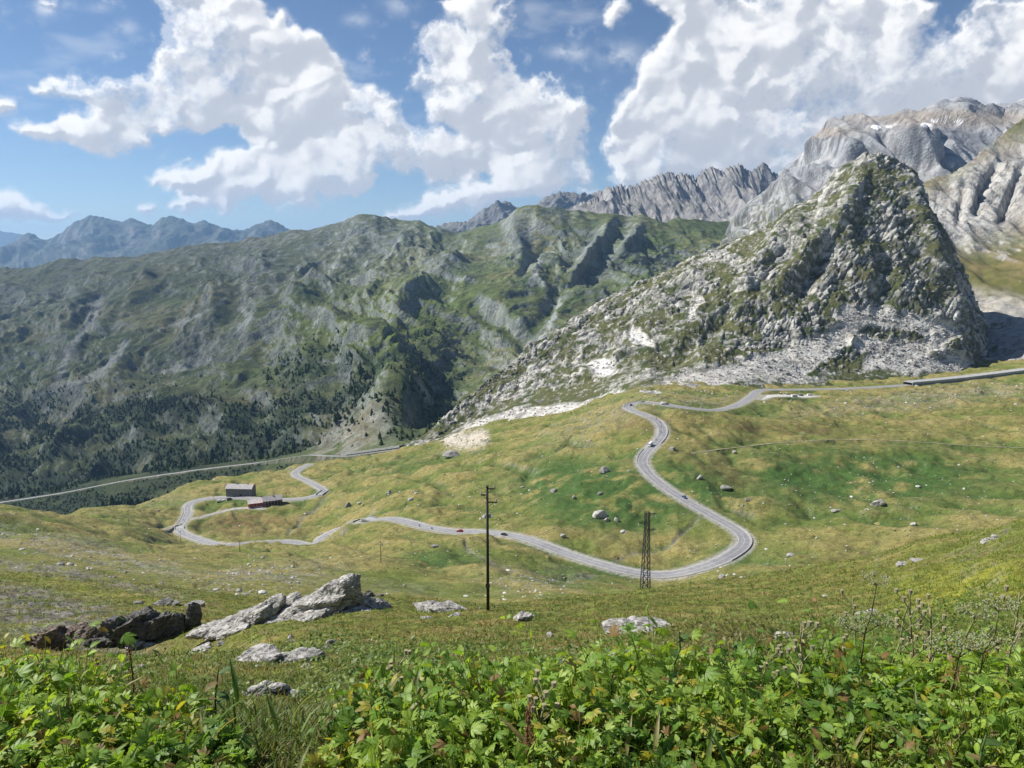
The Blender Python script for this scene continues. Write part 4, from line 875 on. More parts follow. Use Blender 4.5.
protos[('van', 'white')] = make_car('van', 'white'); protos[('camper', 'white')] = make_car('camper', 'white'); protos[('van', 'grey')] = make_car('van', 'grey')
bike0 = make_bike(); rider0 = make_rider(); remember(None)
used = set()
def put(px, py, kind, col, label, cat, grp, lane=None, flip=False, line=None, yaw=None, dmin=330):
    g = hit(px, py, dmin); zz = g[2]; ang = 0
    if line is not None:
        i = int(np.argmin(np.linalg.norm(line[:, :2]-g[:2], axis=1))); i = min(max(i, 1), len(line)-2); T = line[i+1]-line[i-1]; ang = math.atan2(T[1], T[0]); pitch = math.atan2(T[2], np.hypot(T[0], T[1])); T = T/np.linalg.norm(T)
        N_ = np.array([T[1], -T[0]]); d = float(np.dot(g[:2]-line[i, :2], N_)); d = max(-1.9, min(1.9, d if lane is None else lane)); g[:2] = line[i, :2]+N_*d; zz = line[i, 2]
    else: pitch = 0
    if yaw is not None: ang = math.radians(yaw)
    if flip: ang += math.pi; pitch = -pitch
    pr = protos[(kind, col)] if kind != 'motorcycle' else bike0
    if pr.name not in used: used.add(pr.name); o = pr
    else: o = copy_tree(pr)
    o.location = (g[0], g[1], zz+.01); o.rotation_euler = (0, -pitch, ang); tag(o, label, cat, grp); return o
def put_bike(px, py, label, rlabel, line, flip=False):
    o = put(px, py, 'motorcycle', None, label, 'motorcycle', 'motorcycles riding on the road', None, flip, line)
    if rider0.name not in used: used.add(rider0.name); r = rider0
    else: r = copy_tree(rider0)
    r.location = o.location.copy(); r.rotation_euler = o.rotation_euler.copy(); tag(r, rlabel, 'person', 'riders on the motorcycles')
G1 = 'cars driving on the pass road'; G2 = 'vehicles parked by the inn and barn'; G3 = 'vehicles parked on the pale gravel area'
put(649, 446, 'camper', 'white', 'white camper van driving down the upper curve of the road', 'camper van', G1, None, False, road_p)
put(632, 406, 'car', 'black', 'dark car rounding the tip of the uppermost hairpin', 'car', G1, None, False, road_p)
put(643, 402.5, 'car', 'grey', 'dark grey car just right of the uppermost hairpin', 'car', G1, None, False, road_p)
put(689.5, 497.5, 'car', 'blue', 'lone dark blue car midway down the long straight above the right hairpin', 'car', G1, None, False, road_p)
put(488, 534, 'car', 'black', 'black car passing behind the tall wooden pole', 'car', G1, None, True, road_p)
put(460, 532, 'car', 'red', 'small dark red car left of the tall wooden pole', 'car', G1, None, False, road_p)
for i, (x, y, w_) in enumerate(((662,418.6,'first and highest'),(660.2,422.8,'second from the top'),(661.6,427.4,'third from the top'),(661,432.6,'fourth from the top'),(655,440,'lowest'))):
    put_bike(x, y, f'dark motorcycle, {w_} of the five in the upper bend above the camper', f'rider in dark clothes, {w_} of the five riders in the upper bend', road_p)
put_bike(417, 527, 'motorcycle near the left end of the lower road', 'rider in dark clothes near the left end of the lower road', road_p, True)
put_bike(431, 530, 'motorcycle on the lower road, following the one nearest the road bridge', 'rider in dark clothes, second from the road bridge on the lower road', road_p, True)
put_bike(184, 521, 'motorcycle in the left bend of the loop road', 'rider in dark clothes in the left bend of the loop road', loop_p)
put(219.5, 502, 'van', 'white', 'white van parked left of the grey barn', 'van', G2, yaw=20, dmin=500); put(224.5, 501, 'car', 'white', 'white car parked between white van and dark van by the barn', 'car', G2, yaw=15, dmin=500)
put(229.5, 499.8, 'van', 'grey', 'dark grey van parked at the left front corner of the barn', 'van', G2, yaw=25, dmin=500); put(252, 508.3, 'car', 'grey', 'dark car parked on the drive below the inn', 'car', G2, yaw=5, dmin=500)
for px_, py_, kd, cl, lb in ((781,394.5,'car','black','black car parked at the left of the pale gravel area'),(788,394.8,'car','blue','dark blue car parked second from the left on the gravel area'),(794.5,397,'camper','white','white camper parked in the middle of the gravel area'),(801,396,'van','grey','grey van parked right of the white camper on the gravel'),(809.5,395.8,'van','white','white van parked at the right end of the gravel area')):
    put(px_, py_, kd, cl, lb, kd, G3, yaw=8, dmin=600)
gone = []
for k_, pr in protos.items():
    if pr.name not in used: gone += [o for o in C.objects if o == pr or o.parent == pr or (o.parent and o.parent.parent == pr)]
for o in gone: bpy.data.objects.remove(o)
# ================================================================ ROCKS, TREES, PLANTS
_ico = {}
def ico(n):
    if n not in _ico:
        bm = bmesh.new(); bmesh.ops.create_icosphere(bm, subdivisions=n, radius=1.)
        V = np.array([v.co[:] for v in bm.verts]); F = np.array([[v.index for v in f.verts] for f in bm.faces]); bm.free(); _ico[n] = (V, F)
    return _ico[n]
def rock_geo(dim, seed, sub=4, facets=14, rough=.08, strata=0., tilt=0., pointy=1.):
    """a broken block: cut by flat planes, then roughened; dim = half sizes"""
    rg = np.random.default_rng(seed); V, F = ico(sub); n = rg.normal(size=(facets, 3)); n /= np.linalg.norm(n, axis=1)[:, None]
    d = rg.uniform(.62, .95, facets); c = V@n.T; r = np.min(np.where(c > .12, d/np.maximum(c, .12), 9), axis=1); r = np.minimum(r, 1.25)
    P = V*r[:, None]; P *= np.array(dim)
    m = float(np.mean(dim)); Q = P/m
    h = fbm(Q*1.6+seed*3.1, 5, .6)*rough*2+(ridged(Q*2.5+seed, 3)-.5)*rough
    if strata > 0:
        a = math.radians(tilt); u = -Q[:, 0]*math.sin(a)+Q[:, 2]*math.cos(a)+.12*fbm(Q*1.1+seed, 3); s_ = u*strata; h = h+rough*.7*((s_ % 1)-.5)*ss(-.2, .4, fbm(Q*1.5+9, 3)+.1)
    return P+V*h[:, None]*m, F
def rock_col(P, seed, pale=1.):
    k = fbm(P*1.3/ max(.05, float(np.ptp(P[:, 0])))*6+seed, 5); k2 = fbm(P/max(.05, float(np.ptp(P[:, 0])))*26+seed, 4)
    c = lerp((.46,.44,.41), (.27,.26,.24), ss(-.25, .35, k)); c = lerp(c, (.20,.17,.13), ss(.1, .45, k2)*.6); c = lerp(c, (.30,.29,.17), ss(.15, .4, -k2+k*.3)*.3)
    return c*pale
def rock_material():
    k = NT('weathered_rock'); p = k.n('ShaderNodeTexCoord').outputs['Object']; c = k.attr('col').outputs['Color']
    a = k.noise(p, 3.5, 7., .7); b = k.noise(p, 16., 5., .7); v = k.ramp(k.math('ADD', k.math('MULTIPLY', a, .5), k.math('MULTIPLY', b, .5)), .34, .66, .62, 1.3)
    cc = k.mix(1., c, k.n('ShaderNodeCombineColor', {0: v, 1: v, 2: v}).outputs[0], 'MULTIPLY')
    wv = k.n('ShaderNodeMapping', {'Vector': p, 'Rotation': (0, .55, .3), 'Scale': (1., 1.6, 7.)}).outputs[0]; cr = k.noise(wv, 1.6, 5., .65)
    cc = k.mix(k.ramp(cr, .36, .44, .75, 0.), cc, (.07,.065,.06))
    h = k.math('ADD', k.math('ADD', a, k.math('MULTIPLY', b, .35)), k.ramp(cr, .36, .5))
    return k.finish(cc, .92, k.bump(h, .06, .9), .2)
m_rock = rock_material()
def rock_obj(name, parts, loc, label, cat, group=None, pale=1., seed=0, col=None, rz=0.):
    """parts: (offset, half sizes, seed, options) of the blocks that make ONE weathered rock"""
    VV = []; FF = []; CC = []; n = 0
    for off, dim, sd, kw in parts:
        kw = dict(kw); ro = kw.pop('rot', (0, 0, 0)); V, F_ = rock_geo(dim, sd, **kw); R = np.array(Matrix.Rotation(ro[2], 3, 'Z')@Matrix.Rotation(ro[1], 3, 'Y')@Matrix.Rotation(ro[0], 3, 'X'))
        V = V@R.T+np.array(off); VV.append(V); FF.append(F_+n); CC.append(rock_col(V, sd, pale) if col is None else lerp(np.array(col)*.7, np.array(col)*1.4, ss(-.3, .3, fbm(V*1.2+sd, 4)))); n += len(V)
    o = mesh_np(name, np.concatenate(VV), None, m_rock, {'col': np.concatenate(CC)}, smooth=False, F3=np.concatenate(FF))
    o.location = loc; o.rotation_euler = (0, 0, rz); tag(o, label, cat, group); return o
def ground_rocks(px, py, wpx, hpx, label, n=5, seed=1, name='rock', pale=1., flatp=.5, dmin=3., tilt=20., spread=1., sub=4, group='rocks lying on the near slope', sizek=1., strata=5.):
    """a cluster of blocks of one outcrop that fills wpx by hpx round a picture point"""
    g = hit_now(px, py, dmin); s_ = g.y/FPX/ .93; W_ = wpx*s_; Hh = hpx*s_; rg = np.random.default_rng(seed); parts = []
    for i in range(n):
        x = (rg.uniform(-.42, .42) if n > 1 else 0)*W_*spread; y = rg.uniform(-.6, .6)*Hh; w = W_*rg.uniform(.28, .5)*sizek if n > 1 else W_*.5; h = min(Hh*rg.uniform(.45, .8)*(1-1.1*abs(x)/W_), w*1.4)
        z = float(hz(g.x+x, g.y+y))-g.z
        parts.append(((x, y, z+h*.15), (w*.55, max(w*flatp*.8, h*.6), h*.62), seed*31+i, dict(sub=sub, strata=strata, tilt=tilt+rg.uniform(-12, 12), rough=.10, rot=(rg.uniform(-.2, .2), rg.uniform(-.35, .1), rg.uniform(-.5, .5)))))
    return rock_obj(name, parts, g, label, name.replace('_', ' '), group, pale, seed)
# the big pale outcrop : tilted slabs climbing to a point
g = hit_now(292, 618, 30); q_ = g.y/FPX/.93
def op(px, py, wx, hz_, sd, rotY, rough=.09, dy=0., sub=5, thick=.5, ov=.15):
    """one slab of an outcrop, wx by hz_ pixels, centred on a picture point at the outcrop's distance"""
    p = at(px, py, g.y+dy); return ((p.x-g.x, p.y-g.y, p.z-g.z), (wx*q_*.5, wx*q_*thick*.5, hz_*q_*.5), sd, dict(sub=sub, strata=6., tilt=28, rough=rough*1.25, facets=10, rot=(ov, rotY, .12)))
rock_obj('rock_outcrop', [op(337,596,50,26,5,-.55), op(322,600,70,20,11,-.50), op(346,590,26,22,12,-.9), op(352,600,30,22,27,.55), op(303,608,64,16,13,-.45), op(268,610,34,20,14,-.75), op(256,614,50,14,15,-.55), op(236,622,56,11,16,-.35), op(212,630,50,9,17,-.25), op(372,604,34,10,19,.35), op(318,614,80,10,20,-.42,.09,-1.), op(284,622,80,8,22,-.36,.09,-1.5), op(340,614,60,8,23,-.25,.09,-1.), op(244,630,60,8,24,-.3,.09,-1.), op(290,606,40,14,25,-.6,.09,1.)],
  g, 'big pale jagged rock outcrop rising to a point on the near slope', 'rock outcrop', pale=1.12)
g = hit_now(130, 640, 30); q_ = g.y/FPX/.93
rock_obj('rock_crag', [op(104,640,38,30,31,-.3,.14,0,5,.6,.7), op(122,632,36,42,32,-.45,.14,0,5,.6,.75), op(140,626,36,46,33,-.35,.14,0,5,.6,.7), op(158,625,38,42,34,-.25,.14,0,5,.6,.75), op(174,627,34,32,35,-.2,.14,0,5,.6,.7), op(191,619,16,38,36,.35,.12,0,5,.7,.4), op(88,647,34,20,37,-.2,.12,0,5,.6,.5), op(140,642,84,22,38,-.12,.12,.6,5,.5,.6)], g, 'dark shadowed crag with blackish face in the hollow on the left', 'rock crag', pale=.38)  # rock colour darkened all over to paint in the shadowed face
g = hit_now(40, 645, 30); q_ = g.y/FPX/.93
rock_obj('rock_crag', [op(54,641,34,24,41,-.3,.14,0,5,.6,.6), op(24,646,40,18,42,.1,.12,0,5,.5,.5), op(74,634,40,14,43,-.2,.12), op(-4,650,50,12,44,-.1)], g, 'low brown and black broken crag at the left edge of the picture', 'rock crag', pale=.5, col=(.19,.15,.12))
ground_rocks(140, 645, 30, 12, 'pale wedge of rock lying at the foot of the dark crag', 3, 51, tilt=40, pale=1.1)
ground_rocks(445, 611, 70, 18, 'long low brownish rock hump just left of the tall pole foot', 5, 52, pale=.95, tilt=5)
ground_rocks(441, 618, 34, 8, 'small rock ledge below the long brownish hump', 3, 53, pale=.95, tilt=5)
ground_rocks(524, 620, 40, 22, 'rounded pale boulder right of the tall pole foot', 1, 54, 'boulder', pale=1.1, tilt=10)
ground_rocks(551, 637, 12, 9, 'small light stone alone below the rounded boulder', 1, 55, 'stone', pale=1.25)
ground_rocks(628, 632, 90, 27, 'wide flat topped rock ledge of layered blocks on the near slope', 9, 56, 'rock_ledge', pale=1.05, tilt=2, strata=8.)
ground_rocks(618, 664, 70, 36, 'grey scree heap among green plants below the flat ledge', 9, 57, 'rock_pile', pale=1., sizek=.6)
ground_rocks(268, 696, 60, 24, 'knobbly grey rock in the turf, left of centre near the plants', 5, 58, pale=1.05)
ground_rocks(292, 660, 92, 26, 'long grey rock rib running down the turf below the big outcrop', 8, 59, 'rock_rib', pale=1.05, tilt=-20)
ground_rocks(206, 650, 62, 20, 'light yellowish rock slab between the crag and the long grey rib', 5, 60, pale=1.2)
ground_rocks(335, 650, 34, 18, 'grey rock right of the long rib', 3, 61)
ground_rocks(168, 716, 18, 14, 'small pale stone at the edge of the leafy plants on the left', 1, 62, 'stone', pale=1.1)
ground_rocks(222, 722, 60, 14, 'row of low pale stones just above the leafy plants', 6, 63, 'rock_row', pale=1.05, sizek=.5)
ground_rocks(290, 715, 36, 8, 'flat pale stones in the turf right of the knobbly grey rock', 4, 64, 'rock_row', sizek=.6)
ground_rocks(878, 610, 34, 12, 'grey slab half sunk in the green slope at the right', 2, 65, pale=1.1, tilt=-15)
ground_rocks(786, 643, 40, 24, 'pale lichened boulder beside the reddish plants', 1, 66, 'boulder', pale=1.1)
ground_rocks(458, 656, 18, 8, 'small slanting slab poking out of the herbs in the middle', 1, 67, 'stone', pale=.9, tilt=-25)
ground_rocks(560, 665, 16, 8, 'dark grey stone at the top edge of the leafy plants in the middle', 2, 68, 'stone', pale=.7)
ground_rocks(15, 668, 18, 8, 'flat pale stone at the left edge above the leafy plants', 1, 69, 'stone', pale=1.15)
ground_rocks(130, 668, 50, 10, 'low scattered rocks on the turf below the dark crag', 5, 70, 'rock_row', sizek=.5)
ground_rocks(990, 540, 20, 9, 'grey rock on the skyline of the near slope at the right edge', 3, 71, pale=1.1, dmin=20)
ground_rocks(910, 563, 30, 6, 'thin rock ledge on the crest of the near slope at the right', 3, 72, pale=1., dmin=20)
ground_rocks(370, 597, 30, 14, 'dark pointed rock at the right end of the big outcrop', 3, 73, pale=.42, dmin=20)
ground_rocks(160, 605, 90, 9, 'thin brown rock band above the dark crag', 6, 74, 'rock_band', pale=.75, dmin=40, sizek=.6)
# big single boulders out in the meadow
GB = 'boulders lying in the meadow'
for i, (x, y, w, h, pl, lb) in enumerate(((599,514,13,9,1.5,'large whitish angular boulder in the green below the road, left of the lattice pylon'),(607,519,6,4,1.4,'small white stone at the foot of the largest whitish boulder'),(616.5,519,5,4,1.4,'small white stone farthest right of the largest whitish boulder'),
  (623.5,531,6,4,1.4,'whitish stone just above the lower road, left of the pylon'),(726,487,9,5,.95,'dark grey boulder right of the road straight'),(747.5,499,5,3.5,1.1,'pale stone in the green right of the dark grey boulder'),(879,502,14,7,1.2,'pair of joined grey blocks in the green basin on the right'),
  (554,490,7,4,.95,'dark grey boulder in the meadow right of the tall pole'),(574,497,4,3,1.4,'white stone right of the dark meadow boulder'),(452,454,15,6,1.,'grey rock knob standing on the meadow crest below the quarry'),(348,505,7,5,.8,'grey boulder in the meadow right of the road bridge'),
  (360,503,5,3,1.3,'pale stone just right of the grey boulder by the bridge'),(389,492,5,4,1.3,'pale stone on the middle of the left meadow'),(604,470,8,6,1.05,'split grey boulder on the ridge left of the road'),(665,403,7,4,1.4,'pale boulder inside the uppermost hairpin'),
  (735,452,5,3,1.2,'pale stone beside the footpath'),(780,586,8,4,1.2,'pale stone in the dark dip beyond the near crest'),(790,555,8,4,1.1,'grey stone on the brown bank right of the hairpin'),(852,575,9,4,1.1,'pale stone below the right hand hummock'),(886,553,7,4,1.1,'pale stone on the hummock left of the right crest'),
  (722,576,6,4,1.2,'stone close under the hairpin on its outer side'),(700,477,6,5,1.,'grey block left of the dark grey boulder, by the road straight'),(913,524,6,4,1.4,'white block at the lower edge of the green basin'),(836,510,8,3,1.1,'flat pale stone left of the joined grey blocks'),(563,535,5,3,1.4,'white stone just above the lower road'),
  (410,499,5,3,1.3,'white stone on the meadow right of its middle'),(672,448,7,4,.9,'grey stone beside the upper road bend'),(487,516,9,5,1.2,'pale rubble block behind the tall pole above the road'),(765,606,7,4,1.2,'pale stone on the near crest'),(600,493,6,4,.9,'grey stone above the largest whitish boulder'))):
    g_ = hit_now(x, y+h*.4, 150); s_ = g_.y/FPX/.93
    rock_obj('boulder', [((0,0,h*s_*.2), (w*s_*.5, w*s_*.42, h*s_*.62), 200+i, dict(sub=3, rough=.07, facets=10))], g_, lb, 'boulder', GB, pl*.95)
# loose stones of the meadow: thousands of small pale blocks
def scatter_rocks(name, X_, Y_, S_, mat, seed, pal):
    rg = np.random.default_rng(seed); V0, F0 = ico(1); n = len(X_); Z_ = hz(X_, Y_)
    r = 1+.35*(rg.random((n, len(V0)))-.5); R = rg.uniform(0, 6.28, n); sc = np.stack([S_*rg.uniform(.7, 1.4, n), S_*rg.uniform(.6, 1.1, n), S_*rg.uniform(.45, .85, n)], 1)
    P = V0[None]*r[..., None]*sc[:, None]; c, s_ = np.cos(R)[:, None], np.sin(R)[:, None]
    P = np.stack([P[..., 0]*c-P[..., 1]*s_+X_[:, None], P[..., 0]*s_+P[..., 1]*c+Y_[:, None], P[..., 2]+(Z_+S_*.15)[:, None]], -1)
    cc = np.array(pal)[None]*rg.uniform(.55, 1.25, n)[:, None]; cc = np.repeat(cc[:, None], len(V0), 1)
    F_ = (F0[None]+(np.arange(n)*len(V0))[:, None, None]).reshape(-1, 3)
    return mesh_np(name, P.reshape(-1, 3), None, mat, {'col': cc.reshape(-1, 3)}, smooth=False, F3=F_, kind='stuff')
def sample_px(n, x0, x1, y0, y1, dens, seed, dmin=150):
    """points of the meadow whose picture positions fill a window with a given density"""
    rg = np.random.default_rng(seed); sx = rg.integers(0, len(HS), n*6); sd = rg.uniform(200 if dmin > 100 else 40, len(HD)-1.01, n*6)
    i = sd.astype(int); X_ = HX[i, sx]; Y_ = HD[i]+(sd-i)*(HD[np.minimum(i+1, len(HD)-1)]-HD[i]); X_ = HS[sx]*Y_; Z_ = hz(X_, Y_); a, b_ = pix(np.stack([X_, Y_, Z_], -1))
    d = dens(a, b_, X_, Y_); k = (a > x0) & (a < x1) & (b_ > y0) & (b_ < y1) & (Y_ > dmin) & (rg.random(len(X_)) < d) & (W_at(X_, Y_) < .05)
    k = np.nonzero(k)[0][:n]; return X_[k], Y_[k]
def W_at(x, y): return hz(x, y, W_ROAD)
def dn(a, b_, X_, Y_):
    q = np.stack([X_/30, Y_/30, X_*0+51], -1); f = ss(.05, .5, fbm(q, 4)+.12)
    z = .9*blob(a, b_, 930, 398, 140, 11, -5)+.9*blob(a, b_, 235, 588, 80, 18, -12)+.5*blob(a, b_, 60, 560, 150, 22, 12)+.6*blob(a, b_, 610, 455, 80, 20, -25)+.5*blob(a, b_, 480, 500, 60, 20)+.35*blob(a, b_, 850, 500, 190, 40)+.5*blob(a, b_, 530, 585, 50, 14)+.5*blob(a, b_, 370, 500, 60, 14)+.6*blob(a, b_, 800, 575, 90, 12)+.8*blob(a, b_, 700, 395, 90, 8)
    return np.clip(.05+f*.35+z*ss(-.3, .3, f+.2), 0, 1)
X_, Y_ = sample_px(6500, -40, 1070, 375, 640, dn, 3); rg = np.random.default_rng(4)
S_ = np.clip(rg.lognormal(-1.0, .55, len(X_)), .14, 1.5)*(.55+Y_/1100)
scatter_rocks('stones', X_, Y_, S_, m_rock, 5, (.56,.54,.49))
def dn2(a, b_, X_, Y_):
    return np.clip(.9*ss(-.1, .4, fbm(np.stack([X_/5, Y_/5, X_*0+5], -1), 3))*(blob(a, b_, 190, 665, 190, 30)+blob(a, b_, 300, 650, 60, 20)+blob(a, b_, 620, 650, 60, 22)+.4*blob(a, b_, 440, 620, 80, 14)+.8*blob(a, b_, 230, 712, 90, 14)+.25*blob(a, b_, 880, 590, 100, 30))+.01, 0, 1)
X_, Y_ = sample_px(900, -40, 1060, 540, 735, dn2, 8, dmin=4.); S_ = np.clip(rg.lognormal(0, .5, len(X_)), .4, 3)*.0045*Y_
scatter_rocks('stones', X_, Y_, S_, m_rock, 9, (.42,.40,.36))
# rubble on the knoll and its scree, lying on that mountain's own surface
def scatter_on(P, wgt, n, smin, smax, name, seed, pal):
    rg = np.random.default_rng(seed); w = wgt.ravel().astype(float); w /= w.sum(); k = rg.choice(len(w), n, p=w); Q = P.reshape(-1, 3)[k]; S_ = rg.lognormal(0, .45, n)*(smin+smax)/2
    V0, F0 = ico(1); r = 1+.4*(rg.random((n, len(V0)))-.5); sc = np.stack([S_*rg.uniform(.8, 1.7, n), S_, S_*rg.uniform(.5, .9, n)], 1); R = rg.uniform(0, 6.28, n); PP = V0[None]*r[..., None]*sc[:, None]; c, s_ = np.cos(R)[:, None], np.sin(R)[:, None]
    PP = np.stack([PP[..., 0]*c-PP[..., 1]*s_, PP[..., 0]*s_+PP[..., 1]*c, PP[..., 2]], -1)+Q[:, None]+rg.normal(size=(n, 1, 3))*np.array([1, 1, 0])
    cc = np.repeat((np.array(pal)[None]*rg.uniform(.5, 1.2, n)[:, None])[:, None], len(V0), 1); F_ = (F0[None]+(np.arange(n)*len(V0))[:, None, None]).reshape(-1, 3)
    mesh_np(name, PP.reshape(-1, 3), None, m_rock, {'col': cc.reshape(-1, 3)}, smooth=False, F3=F_, kind='stuff')
ax, ay = pix(PF); wv_ = (sc*.8+.25*(1-gm)+.05)*(ax > 400)*(ax < 1010)*(ay < 425); scatter_on(PF, wv_*(.5+.5*sc), 3500, .5, 1.5, 'boulders', 21, (.46,.44,.40))

# ---- the far wood on the other side of the valley
def forest():
    rg = np.random.default_rng(12); q_ = PC.reshape(-1, 3); w = (WOODM*ss(-.25, .15, PCK)).ravel(); px_ = PCX.ravel(); py_ = PCY.ravel()
    w = w*(px_ > -60)*(px_ < 480)*(py_ < 515)*(py_ > 320); vq = np.array([p_[:2] for p_ in VR]); ry_ = np.interp(px_, vq[:, 0], vq[:, 1]); w = w*(1-(py_ > ry_-2)*(py_ < ry_+2)*(px_ < 420))*(1+2.5*(py_ > ry_)*(px_ < 420)); w = w*(q_[:, 1]**1.0); w /= w.sum(); n = 9500; k = rg.choice(len(w), n, p=w); B_ = q_[k]+rg.normal(size=(n, 3))*np.array([5, 5, 0])
    h = rg.lognormal(2.0, .42, n)+1.5; low_ = (py_[k] > ry_[k])*(px_[k] < 420)*(py_[k] < ry_[k]+22); bush = rg.random(n) < .45; h = np.where(low_, np.clip(h*.33, 1.5, 4.2), np.where(bush, h*.5, h)); r = h*np.where(low_ | bush, rg.uniform(.5, .8, n), rg.uniform(.20, .42, n)); m = 7; rings = ((0., .35), (.12, 1.), (.34, .72), (.36, .86), (.62, .42), (.64, .52), (1., .03))
    V = []; 
    for z, rr in rings:
        t = np.arange(m)*2*np.pi/m; jit = rg.uniform(.62, 1.35, (n, m)); V.append(np.stack([np.cos(t)[None]*r[:, None]*rr*jit, np.sin(t)[None]*r[:, None]*rr*jit, (h*z)[:, None]+rg.uniform(-.05, .05, (n, m))*h[:, None]], -1))
    V = np.stack(V, 1)+B_[:, None, None]; nr = len(rings); F_ = []
    for i in range(nr-1):
        for j in range(m): F_.append((i*m+j, i*m+(j+1) % m, (i+1)*m+(j+1) % m, (i+1)*m+j))
    rings_top = None; F_ = (np.array(F_)[None]+(np.arange(n)*nr*m)[:, None, None]).reshape(-1, 4)
    c = lerp((.028,.050,.022), (.065,.085,.030), rg.random(n)**2); c = np.repeat(c[:, None], nr*m, 1)
    k_ = NT('wood_foliage'); mt = k_.finish(k_.attr('col').outputs['Color'], .9, None, .1)
    mesh_np('forest', V.reshape(-1, 3), F_, mt, {'col': c.reshape(-1, 3)}, smooth=False, kind='stuff')
forest()

# ---- grass and herbs on the near slope
def leaf_mat(name, trans=.35, rough=.5):
    k = NT(name); c = k.attr('col').outputs['Color']; p = k.pos(); n = k.noise(p, 60., 3., .6); v = k.ramp(n, .3, .7, .8, 1.2)
    cc = k.mix(1., c, k.n('ShaderNodeCombineColor', {0: v, 1: v, 2: v}).outputs[0], 'MULTIPLY')
    b = k.n('ShaderNodeBsdfPrincipled', {'Base Color': cc, 'Roughness': rough, 'Specular IOR Level': .35}); t = k.n('ShaderNodeBsdfTranslucent', {'Color': k.mix(1., cc, (1.5, 1.5, .6), 'MULTIPLY')})
    mx = k.n('ShaderNodeMixShader', {0: trans, 1: b.outputs[0], 2: t.outputs[0]}); k.n('ShaderNodeOutputMaterial', {'Surface': mx.outputs[0]}); return k.m
m_leaf = leaf_mat('leaf', .42, .5); m_grass = leaf_mat('grass_blade', .3, .6)
def tufts():
    rg = np.random.default_rng(31); n = 125000; s_ = rg.uniform(-.82, .82, n); D_ = np.exp(rg.uniform(math.log(2.2), math.log(150), n)); X_ = s_*D_; Z_ = hz(X_, D_); a, b_ = pix(np.stack([X_, D_, Z_], -1))
    f = fbm(np.stack([X_/2.2, D_/2.2, X_*0], -1), 3); k = (b_ < 800) & (rg.random(n) < ss(-.5, .15, f+.25)); X_, D_, Z_, f = X_[k], D_[k], Z_[k], f[k]; a = a[k]; b_ = b_[k]; n = len(X_)
    big = fbm(np.stack([X_/6, D_/6, X_*0+3], -1), 3)
    h = (.05+.0018*D_)*rg.lognormal(0, .35, n)*(.8+.5*ss(0, .4, f)); m = 6; nb = n*m
    th = rg.uniform(0, 2*np.pi, (n, m)); lean = rg.uniform(.15, .9, (n, m)); hh = h[:, None]*rg.uniform(.6, 1.15, (n, m)); w = h[:, None]*.06+.00045*D_[:, None]
    base = np.stack([X_[:, None]+rg.normal(size=(n, m))*h[:, None]*.5, D_[:, None]+rg.normal(size=(n, m))*h[:, None]*.5, np.repeat(Z_[:, None]-.01, m, 1)], -1)
    dv = np.stack([np.cos(th)*lean, np.sin(th)*lean, np.ones_like(th)], -1); dv /= np.linalg.norm(dv, axis=-1, keepdims=True); side = np.stack([-np.sin(th), np.cos(th), th*0], -1)*w[..., None]
    mid = base+dv*hh[..., None]*.55; tip = base+dv*hh[..., None]; tip[..., 2] -= hh*lean*.25; tip[..., :2] += np.stack([np.cos(th), np.sin(th)], -1)*(hh*lean*.25)[..., None]
    V = np.stack([base-side*.6, base+side*.6, mid+side*.5, mid-side*.5, tip], 2).reshape(-1, 3)
    i = np.arange(nb)*5; F4 = np.stack([i, i+1, i+2, i+3], 1); F3 = np.stack([i+3, i+2, i+4], 1)
    c = lerp((.115,.165,.030), (.31,.25,.095), ss(-.12, .35, big+.25*f+rg.normal(size=n)*.12)); c = lerp(c, (.17,.08,.045), (rg.random(n) < .12)*.7*(D_ < 40)); c = lerp(c, (.20,.26,.03), ss(820, 1000, a)*ss(620, 580, b_)*.7)
    c = np.repeat((c*rg.uniform(.7, 1.3, (n, 1)))[:, None], m*5, 1)
    mesh_np('grass', V, F4, m_grass, {'col': c.reshape(-1, 3)}, smooth=True, F3=F3, kind='stuff')
tufts()
# leaves: outline points (along, across) of half a blade, folded along the midrib
def blade(outline, fold=.25, curl=.35):
    """one leaf of length 1 along +x: midrib points and two edges"""
    V = []; F_ = []; n = len(outline)
    for x, w in outline:
        z = -curl*x*x
        V += [(x, 0, z), (x+.02, w, z+fold*w*.9-.5*w*w), (x+.02, -w, z+fold*w*.9-.5*w*w)]
    for i in range(n-1): F_ += [(3*i, 3*i+3, 3*i+4, 3*i+1), (3*i, 3*i+2, 3*i+5, 3*i+3)]
    return np.array(V, float), np.array(F_)
L_OV = blade([(0,.02),(.12,.17),(.3,.27),(.5,.29),(.7,.23),(.87,.12),(1.,.01)])
L_NAR = blade([(0,.01),(.2,.045),(.45,.06),(.7,.05),(1.,.004)], .3, .5)
def lobed():
    """a deeply cut leaf of five fingers, as cranesbill and masterwort have"""
    VV = []; FF = []; n = 0
    for a, l in ((-1.25,.62),(-.62,.88),(0,1.),(.62,.88),(1.25,.62)):
        V, F_ = blade([(.0,.03),(.25,.09),(.5,.155),(.66,.19),(.8,.12),(.92,.10),(1.,.01)], .25, .25); V = V*l; c, s_ = math.cos(a), math.sin(a)
        V = np.stack([V[:, 0]*c-V[:, 1]*s_, V[:, 0]*s_+V[:, 1]*c, V[:, 2]+.02*abs(a)], 1); VV.append(V); FF.append(F_+n); n += len(V)
    return np.concatenate(VV), np.concatenate(FF)
L_LOB = lobed()
